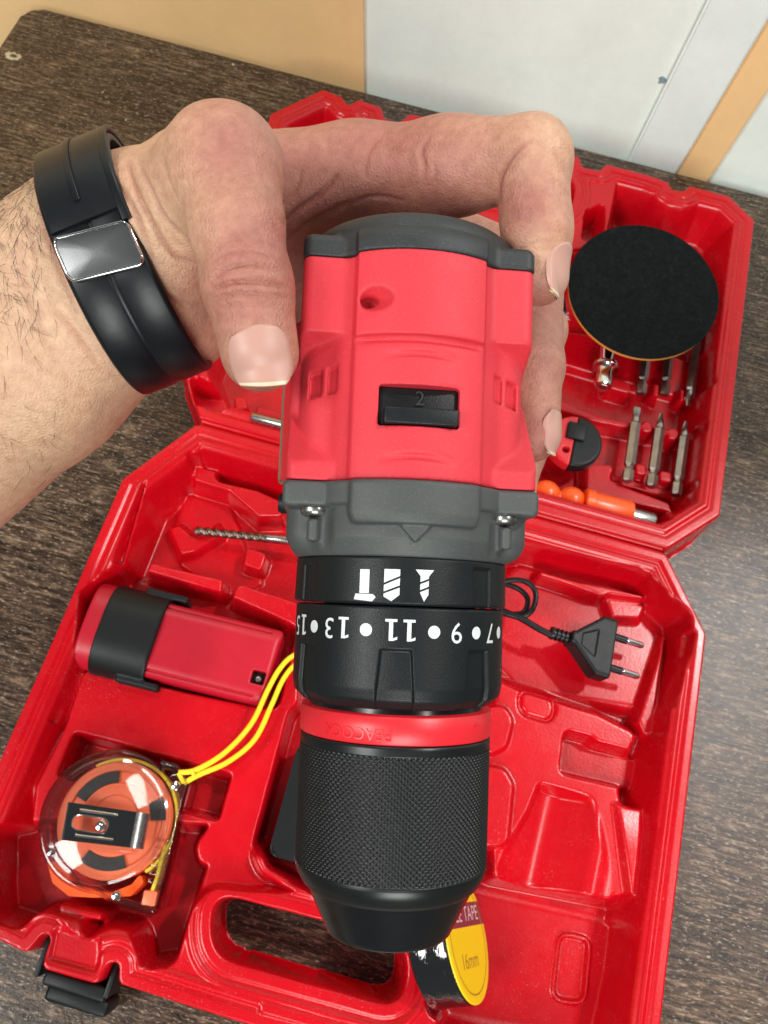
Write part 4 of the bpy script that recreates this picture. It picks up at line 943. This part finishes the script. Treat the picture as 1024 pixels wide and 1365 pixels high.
# ---- sanding pad
c_ = Wp(857, 388, .052); nrm = Vector((-.05, -.10, 1)).normalized()
pm = frame(c_, UX, nrm)@MM
pad = thing('sanding_pad', 'round black felt faced pad lying on the bits in the lid', 'sanding pad', pm)
R_P = 50.5
def paddisc(r, z0, z1, wob, n=120, rings=14):
    bm = bmesh.new(); rnd = random.Random(2); prof_ = [(r*.97, z0), (r, z0+.4), (r, z1-.5), (r*.992, z1-.1)]+[(r*.985*(1-k/rings), z1) for k in range(rings+1)]
    rr = []
    for j, (q, z) in enumerate(prof_):
        if q < 1e-6: rr.append([bm.verts.new((0, 0, z))]); continue
        rr.append([bm.verts.new(((q+wob*math.sin(3*a+1)+wob*.6*math.sin(7*a))*math.cos(a), (q+wob*math.sin(3*a+1))*math.sin(a), z+.35*wob*math.sin(2*a)*(q/r)**2)) for a in [2*math.pi*k/n for k in range(n)]])
    for a, b in zip(rr, rr[1:]):
        for k in range(n):
            if len(b) == 1: bm.faces.new((a[k], a[(k+1) % n], b[0]))
            else: bm.faces.new((a[k], a[(k+1) % n], b[(k+1) % n], b[k]))
    bm.faces.new(rr[0]); return bm
def felt():
    m, nt, p, N, L = new_mat('black_felt')
    n = noise(nt, .35, 6, .8); L.new(ramp(nt, n, [(.35, (.003, .004, .005)), (.6, (.012, .014, .015)), (.8, (.05, .055, .055))]), p.inputs['Base Color']); p.inputs['Roughness'].default_value = .95; p.inputs['Specular IOR Level'].default_value = .15
    p.inputs['Sheen Weight'].default_value = .0; p.inputs['Sheen Roughness'].default_value = .6
    b = bump(nt, noise(nt, 1.2, 5, .8), 1.0, .0012); b = bump(nt, noise(nt, .25, 3, .6), .5, .002, b); L.new(b, p.inputs['Normal']); return m
M['felt'] = felt(); M['foam'] = plastic('orange_foam_edge', (.80, .33, .06), .6, .15, 3, .2, .0002, .2)
bm_obj('felt_face', paddisc(R_P, 0, 1.6, .18), M['felt'], pad, angle=60)
bm_obj('foam_backing', paddisc(R_P-.3, -2.6, -.05, .18), M['foam'], pad)
bm = bmesh.new(); lathe(bm, [(0, -9), (16, -9), (30, -5), (43, -2.8), (0, -2.8)], 60); bm_obj('backing_plate', bm, M['black'], pad)

# ---- orange flexible shaft
m4, L_ = along(690, 650, .034, 876, 697, .030); m4 = m4@Matrix.Scale(1.14, 4)
fl = thing('flexible_shaft', 'orange flexible drive shaft with round beads and a steel socket end along the lid edge', 'flexible shaft', m4)
for i, x in enumerate((2, 16, 30)):
    bm = bmesh.new(); lathe(bm, [(3.8, -7.5), (4.6, -6.4), (6.4, -5), (7.6, -2.5), (7.9, 0), (7.3, 2.8), (5.8, 5.2), (4.2, 6.4), (3.8, 9)], 36, Matrix.Translation((x, 0, 0))@XL); bm_obj('bead', bm, M['orange'], fl)
bm = bmesh.new(); lathe(bm, [(4, 36), (8.2, 36.3), (8.8, 37), (8.8, 41), (8.0, 41.6), (8.2, 62), (7.8, 62.7), (4, 62.8)], 44, XL); bm_obj('sleeve', bm, M['orange'], fl)
bm = bmesh.new(); lathe(bm, [(4.2, 62), (4.7, 62.2), (4.8, 75.6), (4.4, 76.3), (3.3, 76.3), (3.2, 71), (0, 71)], 36, XL); bm_obj('socket_end', bm, M['steel'], fl)

# ---- little round red and black gadget
gm = frame(Wp(765, 592, .034), UX)@MM
ga = thing('pocket_cutter', 'small round red and black plastic gadget peeping out beside the ring finger', 'pocket tool', gm)
def gad(p, x0=-99, x1=99, z0=-5, z1=5):
    x, y, z = p.T; d = smax(np.hypot(x, y/1.05)-17, np.maximum(z0-z, z-z1), 2.2); return smax(d, np.maximum(x0-x, x-x1), .6)
sdf_obj('black_half', lambda p: gad(p, x0=-1), (-20, -20, -8), (20, 20, 8), .5, M['black'], ga, Matrix.Identity(4))
sdf_obj('red_half', lambda p: smax(gad(p, x1=-1.2), 2.2-np.hypot(p[:, 0]+5, p[:, 1]+8), .4), (-20, -20, -8), (20, 20, 8), .5, M['redring'], ga, Matrix.Identity(4))
bm = bmesh.new(); box(bm, -7, 5, 0, 11.5, 3.6, 7.6, 1.0, 3); bm_obj('slide_button', bm, M['black'], ga)

# ---- wire brush behind the index finger
m4, L_ = along(746, 388, .050, 752, 445, .050)
wb = thing('wire_brush', 'thin black coil with pale bristles half hidden behind the index fingertip', 'wire brush', m4)
bm = bmesh.new(); tube(bm, [(k*.14, 2.6*math.cos(k*.55), 2.6*math.sin(k*.55)) for k in range(0, 140)], .55, 6); bm_obj('coil', bm, M['rubber'], wb)
rnd = random.Random(9); bm = bmesh.new()
for k in range(150):
    a = rnd.uniform(0, 6.28); r = rnd.uniform(2, 5.5); x = rnd.uniform(18, 24)
    tube(bm, [(x-2, .4*math.cos(a), .4*math.sin(a)), (x+rnd.uniform(-1, 2), r*math.cos(a), r*math.sin(a))], .09, 3)
br = bm_obj('bristles', bm, M['white'], wb); br['kind'] = 'stuff'

# ---- charger: box under the drill, cable, plug
ch = thing('charger', 'black charger with a coiled cable and two pin plug partly hidden under the drill', 'charger', ROTC)
A_, B_, C_, D_ = [np.array(uv(*q, .040))/1000 for q in ((398, 990), (357, 1140), (600, 1200), (635, 1040))]
bm = bmesh.new(); prism(bm, fillet([tuple(A_), tuple(B_), tuple(C_), tuple(D_)], .005), .013, .040); bmesh.ops.bevel(bm, geom=[e for e in bm.edges if min(v.co.z for v in e.verts) > .035], offset=.002, segments=3, affect='EDGES'); bm_obj('charger_box', bm, M['black'], ch)
def cpt(px, py, z): a, b = uv(px, py, z); return (a/1000, b/1000, z)
cab = [cpt(560, 1050, .038), cpt(600, 960, .034), cpt(630, 850, .03), cpt(648, 800, .034), cpt(672, 776, .040), cpt(700, 775, .043), cpt(714, 790, .044), cpt(710, 812, .043), cpt(694, 822, .040), cpt(668, 812, .036), cpt(640, 795, .034), cpt(650, 776, .034), cpt(685, 782, .036), cpt(703, 797, .038), cpt(698, 816, .038), cpt(676, 818, .036), cpt(655, 808, .034)]
bm = bmesh.new(); tube(bm, spline(cab, 10), .0016, 10); bm_obj('cable', bm, M['rubber'], ch)
cab2 = [cpt(650, 796, .038), cpt(668, 815, .040), cpt(692, 823, .041), cpt(718, 838, .041), cpt(736, 847, .041)]
bm = bmesh.new(); tube(bm, spline(cab2, 10), .0019, 12); bm_obj('cable', bm, M['rubber'], ch)
pa, pb = Vector(cpt(733, 843, .040)), Vector(cpt(806, 866, .036)); pf = frame(pa, pb-pa); 
plug = scoll('plug', ch); plug.matrix_local = pf@MM
Lp = (pb-pa).length*1000
bm = bmesh.new(); prof_ = [(2.3, 0), (3.5, .3)]
for k in range(4): prof_ += [(3.7, 1+k*2.6), (3.7, 2.2+k*2.6), (2.6, 2.5+k*2.6), (2.6, 3.2+k*2.6)]
prof_ += [(3.7, 11.4), (4.2, 15)]; lathe(bm, prof_, 24, XL); bm_obj('strain_relief', bm, M['rubber'], plug)
def plugbody(p):
    x, y, z = p.T; hw = 4.0+np.clip((x-13)/15, 0, 1)*13.5
    d = smax(smax((np.abs(y)-hw)*.8, np.abs(z)-7.2, 2.5), np.maximum(11-x, x-(Lp+3)), 1.2)
    f = np.maximum(np.abs(y)-hw*.62+1.5, np.maximum(17-x, x-25.5)); d = np.where(z > 0, smax(d, -np.maximum(f, 6.4-z), .3), d)
    d = smax(d, -(.35-np.abs(x-27.3)) if False else d, .1)
    return d
sdf_obj('plug_body', plugbody, (9, -20, -9), (Lp+6, 20, 9), .5, M['black'], plug, Matrix.Identity(4))
for s_ in (-1, 1):
    pin = scoll('pin', plug) if False else None
    bm = bmesh.new(); lathe(bm, [(2.2, Lp+2), (2.2, Lp+12), (1.9, Lp+12.2)], 20, Matrix.Translation((0, s_*9.2, 0))@XL); bm_obj('pin_sleeve', bm, M['rubber'], plug)
    bm = bmesh.new(); lathe(bm, [(1.95, Lp+12), (1.95, Lp+21), (1.4, Lp+22.4), (0, Lp+22.8)], 20, Matrix.Translation((0, s_*9.2, 0))@XL); bm_obj('pin', bm, M['chrome'], plug)

# ---- roll of insulating tape, standing on edge
tc_ = Wp(621, 1250, .0485)
rv_ = ray(627, 1258); rv_ = rv_/np.linalg.norm(rv_); rl_ = CR-rv_*(CR@rv_); rl_ /= np.linalg.norm(rl_); ul_ = np.cross(rl_, rv_)
nW = Vector(rl_*.94+ul_*.12-rv_*.33).normalized()
tm = frame(tc_, nW, ul_+rv_*.0)@Matrix.Rotation(math.radians(4), 4, 'X')@MM
roll = thing('tape_roll', 'black insulating tape roll with a yellow TAPE label leaning below the chuck', 'tape roll', tm)
RT = 28.5
def shrink():
    m, nt, p, N, L = new_mat('tape_in_clear_film'); p.inputs['Base Color'].default_value = (.008, .008, .009, 1); p.inputs['Roughness'].default_value = .12
    p.inputs['Coat Weight'].default_value = 1; p.inputs['Coat Roughness'].default_value = .05
    b = bump(nt, noise(nt, .13, 3, .5, None, (1.5, .7, .7)), .8, .0012); L.new(b, p.inputs['Normal']); L.new(b, p.inputs['Coat Normal']); return m
M['film'] = shrink()
bm = bmesh.new(); lathe(bm, [(14, -19), (RT-1.0, -19), (RT-.2, -18.3), (RT, -17), (RT-.4, -10), (RT, -4), (RT-.2, -.8), (RT-1, 0), (14, 0)], 90, XL); bm_obj('tape_coil', bm, M['film'], roll)
M['labely'] = plastic('yellow_card', (.90, .62, .01), .4, .04, 3, .1, .0001, .3); M['labelp'] = plastic('maroon_print', (.22, .035, .055), .45, .1, 3, .1, .0001, .3); M['labelw'] = plastic('pinkish_print', (.72, .50, .52), .45, .1, 3, .1, .0001, .3); M['labelo'] = plastic('brown_print', (.36, .17, .02), .45, .1, 3, .1, .0001, .3)
bm = bmesh.new(); lathe(bm, [(0, .1), (RT-.9, .1), (RT-.4, .3), (RT-.5, .9), (RT-1.2, 1.1), (RT-4.2, 1.1), (RT-4.3, .95), (RT-4.7, .95), (RT-4.8, 1.1), (0, 1.1)], 90, XL); bm_obj('label_disc', bm, M['labely'], roll)
bm = bmesh.new(); tube(bm, [(1.0, (RT-4.5)*math.cos(a), (RT-4.5)*math.sin(a)) for a in [k*math.pi/30 for k in range(61)]], .28, 6, cap=False); bm_obj('label_ring_line', bm, M['labelo'], roll)
# flat print on the face: local Y is sideways (depth), local Z is up in the picture
FC = Matrix(((0, 0, 1, 1.14), (1, 0, 0, 0), (0, 1, 0, 0), (0, 0, 0, 1)))
hh = 5.6; 
def chord(z): return math.sqrt((RT-1.2)**2-z*z)
bm = bmesh.new(); pts = [(-chord(z), z) for z in (4.6, 7, 10, 13.2, 15.2)]+[(chord(z), z) for z in (15.2, 13.2, 10, 7, 4.6)]
bm.faces.new([bm.verts.new((a, b, 0)) for a, b in pts]); bmesh.ops.transform(bm, matrix=FC, verts=bm.verts); bm_obj('label_band', bm, M['labelp'], roll, smooth=False)
bm = text_mesh('CLE TAPE', 9.5); bmesh.ops.transform(bm, matrix=Matrix.Translation((.06, 0, 0))@FC@Matrix.Translation((0, 9.9, 0)), verts=bm.verts); bm_obj('label_lettering', bm, M['labelw'], roll, smooth=False)
bm = text_mesh('16mm', 9.5); bmesh.ops.transform(bm, matrix=FC@Matrix.Translation((-2, -10, 0)), verts=bm.verts); bm_obj('label_lettering', bm, M['labelo'], roll, smooth=False)

# ---- tape measure in a clear case
tmz = .050; tx = Wp(232, 1100, tmz)-Wp(65, 1080, tmz)
tmm = frame(Wp(140, 1090, tmz), tx)@MM; TI = tmm.inverted()
def tl(px, py, z=tmz): v = TI@Wp(px, py, z); return (v.x, v.y)
tpm = thing('tape_measure', 'round clear plastic tape measure with orange drum and yellow wrist cord in the case', 'tape measure', tmm)
m, nt, p, N, L = new_mat('clear_plastic'); N.remove(p); tr_ = N.new('ShaderNodeBsdfTransparent'); gl_ = N.new('ShaderNodeBsdfGlossy'); gl_.inputs['Roughness'].default_value = .06; gl_.inputs['Color'].default_value = (1, 1, 1, 1)
lw = N.new('ShaderNodeLayerWeight'); lw.inputs['Blend'].default_value = .27; bn = bump(nt, noise(nt, .06, 1), .5, .0006); L.new(bn, gl_.inputs['Normal']); L.new(bn, lw.inputs['Normal'])
L.new(ramp(nt, lw.outputs['Facing'], [(0, (.99, .985, .98)), (.7, (.97, .96, .95)), (1, (.82, .80, .79))]), tr_.inputs['Color'])
mx_ = N.new('ShaderNodeMixShader'); L.new(ramp(nt, lw.outputs['Fresnel'], [(0, (.022,)*3), (.35, (.30,)*3), (.7, (.8,)*3), (1, (.95,)*3)]), mx_.inputs[0]); L.new(tr_.outputs[0], mx_.inputs[1]); L.new(gl_.outputs[0], mx_.inputs[2])
L.new(mx_.outputs[0], [n for n in N if n.type == 'OUTPUT_MATERIAL'][0].inputs['Surface']); M['clear'] = m
c0 = np.array(tl(143, 1092)); rc = 33.5
circ = [(c0[0]+rc*math.cos(a), c0[1]+rc*math.sin(a)) for a in [math.radians(q) for q in range(50, 282, 8)]]
outl = circ+[tl(150, 1206), tl(206, 1221), tl(214, 1195), tl(228, 1140), tl(240, 1085), tl(252, 1040), tl(236, 1018), tl(210, 1012)]
outl = fillet(outl, 3, 3)
def ringprism(o1, off, z0, z1, name, mat, lip=0):
    cx_, cy_ = np.mean(np.array(o1), 0); n = len(o1); P_ = np.array(o1); nx_ = np.roll(P_, -1, 0)-np.roll(P_, 1, 0); nn = np.stack([nx_[:, 1], -nx_[:, 0]], 1); nn /= np.linalg.norm(nn, axis=1)[:, None]
    area_ = np.sum(P_[:, 0]*np.roll(P_[:, 1], -1)-np.roll(P_[:, 0], -1)*P_[:, 1]); nn *= 1 if area_ > 0 else -1
    I_ = P_-nn*off; bm = bmesh.new(); prof_ = [(P_-nn*.6, z0), (P_, z0+.6), (P_, z1-1.6), (P_-nn*.5, z1-.4), (P_-nn*1.6, z1), (P_-nn*(off+2.2), z1), (P_-nn*(off+2.4), z1-.8)]
    if True: prof_ += [(P_-nn*(off+2.4), z1-1.4), (I_, z1-1.6), (I_, z0)]
    R = [[bm.verts.new((a, b, z)) for a, b in q] for q, z in prof_]
    for a, b in zip(R, R[1:]+R[:1]):
        for k in range(n): bm.faces.new((a[k], a[(k+1) % n], b[(k+1) % n], b[k]))
    return bm_obj(name, bm, mat, tpm, angle=50)
ringprism(outl, 1.3, -34, -1, 'clear_case', M['clear'])
def plate(z0, z1, r, name): bm = bmesh.new(); lathe(bm, [(0, z0), (r, z0), (r+.5, z0+.4), (r+.3, z1-.3), (r-.3, z1), (0, z1)], 90, Matrix.Translation((c0[0], c0[1], 0))); return bm_obj(name, bm, M['clear'], tpm)
plate(-1.9, -.6, 29, 'clear_cover')
bm = bmesh.new(); lathe(bm, [(26.3, -1.3), (27.0, .6), (28.2, 1.0), (29.4, .5), (29.8, -1.0)], 90, Matrix.Translation((c0[0], c0[1], 0)), cap=False); bm_obj('cover_rim', bm, M['clear'], tpm)
M['coral'] = plastic('orange_red_drum', (.98, .20, .09), .38, .08, 60, .1, .0002, .1); M['tapey'] = plastic('yellow_blade', (.78, .60, .05), .3, .06, 60, .1, .0001, .3)
d0 = np.array(tl(150, 1092))
bm = bmesh.new(); lathe(bm, [(0, -5.5), (14, -5.5), (15, -4.5), (17, -4.5), (18, -6.0), (22.5, -6.0), (23.5, -4.6), (27.2, -4.4), (27.8, -5.5), (27.8, -22), (0, -22)], 80, Matrix.Translation((d0[0], d0[1], 0))); bm_obj('drum', bm, M['coral'], tpm)
bm = bmesh.new(); prism(bm, [(d0[0]+.8+r*math.cos(a), d0[1]+.3+r*math.sin(a)) for r, al in ((29.6, [math.radians(q) for q in range(-50, 126, 5)]), (28.2, [math.radians(q) for q in range(125, -51, -5)])) for a in al], -21, -8); bm_obj('coiled_blade', bm, M['tapey'], tpm)
bm = bmesh.new(); q0 = [tl(*q) for q in ((222, 1060), (224, 1090), (218, 1130), (208, 1170), (200, 1192))]; n = len(q0)
for (a, b), (c, d) in zip(q0, q0[1:]): 
    vs = [bm.verts.new((a, b, -7)), bm.verts.new((c, d, -7)), bm.verts.new((c, d, -20)), bm.verts.new((a, b, -20)), bm.verts.new((a-1.6, b, -7)), bm.verts.new((c-1.6, d, -7)), bm.verts.new((c-1.6, d, -20)), bm.verts.new((a-1.6, b, -20))]
    for f_ in ((0, 1, 2, 3), (4, 5, 6, 7), (0, 1, 5, 4), (3, 2, 6, 7)): bm.faces.new([vs[k] for k in f_])
bmesh.ops.remove_doubles(bm, verts=bm.verts, dist=.01)
bm_obj('blade_strip', bm, M['tapey'], tpm)
bm = bmesh.new(); a, b = tl(197, 1196); box(bm, a-3.5, a+3, b-4, b+2.5, -19, -6, .6); bm_obj('blade_end', bm, M['coral'], tpm)
bm = bmesh.new(); a, b = tl(95, 1180); prism(bm, fillet([tl(54, 1148), tl(72, 1150), tl(90, 1180), tl(140, 1192), tl(170, 1180), tl(182, 1165), tl(186, 1178), tl(168, 1196), tl(120, 1198), tl(84, 1196), tl(62, 1178)], 2), -24, -10); bm_obj('rear_button', bm, M['orange'], tpm)
# dark arcs printed on the drum face
def arc_poly(r0, r1, a0, a1, n=14): return [(d0[0]+r1*math.cos(a0+(a1-a0)*k/n), d0[1]+r1*math.sin(a0+(a1-a0)*k/n)) for k in range(n+1)]+[(d0[0]+r0*math.cos(a1+(a0-a1)*k/n), d0[1]+r0*math.sin(a1+(a0-a1)*k/n)) for k in range(n+1)]
for a0, a1, r0, r1 in ((1.7, 2.75, 17.5, 23), (-2.1, -1.1, 17.5, 23.5), (.1, .55, 17.5, 25)):
    bm = bmesh.new(); prism(bm, arc_poly(r0, r1, a0, a1), -5.6, -4.2); bm_obj('dark_patch', bm, M['darkgrey'], tpm)
bm = bmesh.new(); lathe(bm, [(0, -4.9), (11, -4.9), (12, -4.0), (15.5, -4.0), (16, -5)], 60, Matrix.Translation((d0[0], d0[1], 0)), cap=False); bm_obj('drum_hub', bm, M['coral'], tpm)
# metal belt clip
cl = [tl(96, 1070), tl(185, 1083), tl(176, 1130), tl(87, 1120)]
M['mirror'] = plastic('clip_steel_dark_reflection', (.20, .20, .205), .10, .05, 60, 0, .0001, .1, metal=1, rvar=.02)  # dark reflection painted into the base colour of the belt clip
clipo = scoll('belt_clip', tpm)
def clipplate():
    A, B, C, D = [np.array(q) for q in cl]; bm = bmesh.new(); nu, nv = 40, 20; vs = {}
    sc = (np.array(tl(126, 1100)), np.array(tl(140, 1102)))
    def pos(u, v): return A*(1-u)*(1-v)+B*u*(1-v)+C*u*v+D*(1-u)*v
    top = fillet([tuple(A), tuple(B), tuple(C), tuple(D)], .8, 2); ax_ = (B-A)/np.linalg.norm(B-A); ay_ = (D-A)/np.linalg.norm(D-A)
    cs = pos(.36, .5); slot = [tuple(cs+ax_*(math.copysign(5.2, math.cos(a))+3.6*math.cos(a))+ay_*3.6*math.sin(a)) for a in [2*math.pi*(k+.5)/28 for k in range(28)]]
    # ring between outline and slot
    O = []
    for (x, y) in slot:
        dv = np.array([x, y])-cs; u_ = dv@ax_/np.linalg.norm(B-A); v_ = dv@ay_/np.linalg.norm(D-A)
        k = 1e9
        if u_ > 1e-6: k = min(k, .64/u_)
        if u_ < -1e-6: k = min(k, -.36/u_)
        if v_ > 1e-6: k = min(k, .5/v_)
        if v_ < -1e-6: k = min(k, -.5/v_)
        O.append((.36+u_*k, .5+v_*k))
    corners_ = [(0, 0), (1, 0), (1, 1), (0, 1)]
    for c in corners_:
        j = min(range(len(O)), key=lambda i: (O[i][0]-c[0])**2+(O[i][1]-c[1])**2); O[j] = c
    OP = [tuple(pos(*q)) for q in O]; R = []
    for P_, z in ((OP, 4.2), (OP, 5.0), (slot, 5.0), (slot, 4.2)): R.append([bm.verts.new((a, b, z)) for a, b in P_])
    n = len(slot)
    for a, b in zip(R, R[1:]+R[:1]):
        for k in range(n): bm.faces.new((a[k], a[(k+1) % n], b[(k+1) % n], b[k]))
    return bm, A, B, C, D, ax_, ay_, pos, cs
bm, A, B, C, D, ax_, ay_, pos, cs = clipplate(); bm_obj('clip_plate', bm, M['mirror'], clipo, smooth=False)
bm = bmesh.new(); r_ = [(B, 5.0), (B+ax_*2.2, 4.8), (B+ax_*5.5, 2.0), (B+ax_*5.6, .4)]; q_ = [(C, 5.0), (C+ax_*2.2, 4.8), (C+ax_*5.5, 2.0), (C+ax_*5.6, .4)]
a = [bm.verts.new((p_[0], p_[1], z)) for p_, z in r_]; b = [bm.verts.new((p_[0], p_[1], z)) for p_, z in q_]; a2 = [bm.verts.new((p_[0], p_[1], z-.8)) for p_, z in r_]; b2 = [bm.verts.new((p_[0], p_[1], z-.8)) for p_, z in q_]
for k in range(3): bm.faces.new((a[k], a[k+1], b[k+1], b[k])); bm.faces.new((a2[k], a2[k+1], b2[k+1], b2[k])); bm.faces.new((a[k], a[k+1], a2[k+1], a2[k])); bm.faces.new((b[k], b[k+1], b2[k+1], b2[k]))
bm_obj('bent_lip', bm, M['steel'], clipo, angle=60)
bm = bmesh.new(); tube(bm, [(A[0], A[1], 4.8), (D[0], D[1], 4.8)], .6, 8); bm_obj('folded_edge', bm, M['chrome'], clipo)
for v_ in (.16, .84):
    bm = bmesh.new(); a, b = pos(.18, v_), pos(.74, v_); tube(bm, [(a[0], a[1], 5.0), ((a[0]+b[0])/2, (a[1]+b[1])/2, 5.05), (b[0], b[1], 5.0)], .75, 10); bm_obj('pressed_rib', bm, M['chrome'], clipo)
bm = bmesh.new(); tube(bm, [(*(cs+ax_*(math.copysign(5.2, math.cos(a))+3.6*math.cos(a))+ay_*3.6*math.sin(a)), 5.0) for a in [2*math.pi*k/28 for k in range(29)]], .35, 6, cap=False); bm_obj('slot_rim', bm, M['chrome'], clipo)
for px, py, z, r in ((137, 1101, 3.8, 2.6), (68, 1136, -.6, 1.9), (155, 1194, -.6, 2.3), (234, 1047, -.4, 2.3)):
    a, b = tl(px, py); bm = bmesh.new(); lathe(bm, [(r, z-1), (r, z), (r*.8, z+.8), (r*.35, z+1.05), (r*.25, z+.4), (0, z+.4)], 24, Matrix.Translation((a, b, 0))); bm_obj('screw', bm, M['chrome'], tpm)
a, b = tl(234, 1047); bm = bmesh.new(); lathe(bm, [(2.6, -1.5), (5.2, -1.5), (5.4, -.9), (5.0, -.4), (2.6, -.4)], 36, Matrix.Translation((a, b, 0)), cap=False); bm_obj('clear_boss', bm, M['clear'], tpm)
for k in range(6):
    a, b = tl(216+k*-2.0, 1120+k*11); bm = bmesh.new(); box(bm, a-3.4, a+3.2, b-.9, b+.9, -5, -1.2, .4); bm_obj('case_rib', bm, M['clear'], tpm)
# yellow wrist cord
def cordpts(L): return [TI@Wp(x, y, z) for x, y, z in L]
s1 = [(238, 1030, .049), (262, 1026, .047), (300, 1003, .046), (335, 965, .046), (357, 920, .047), (372, 893, .048), (388, 876, .048), (402, 874, .046), (425, 900, .042)]
s2 = [(245, 1044, .048), (265, 1033, .047), (305, 1015, .045), (340, 985, .045), (362, 940, .046), (378, 905, .046), (395, 886, .046), (412, 890, .044), (425, 900, .042)]
for s_ in (s1, s2):
    bm = bmesh.new(); tube(bm, spline(cordpts(s_), 8), 1.35, 10, flat=.75); bm_obj('wrist_cord', bm, M['yellow'], tpm)
bm = bmesh.new(); tube(bm, cordpts([(238, 1030, .049), (245, 1044, .048)]), 1.2, 10); bm_obj('wrist_cord', bm, M['yellow'], tpm)
bm = bmesh.new(); tube(bm, cordpts([(256, 1026, .048), (259, 1036, .048)]), 1.0, 10); bm_obj('wrist_cord', bm, M['yellow'], tpm)
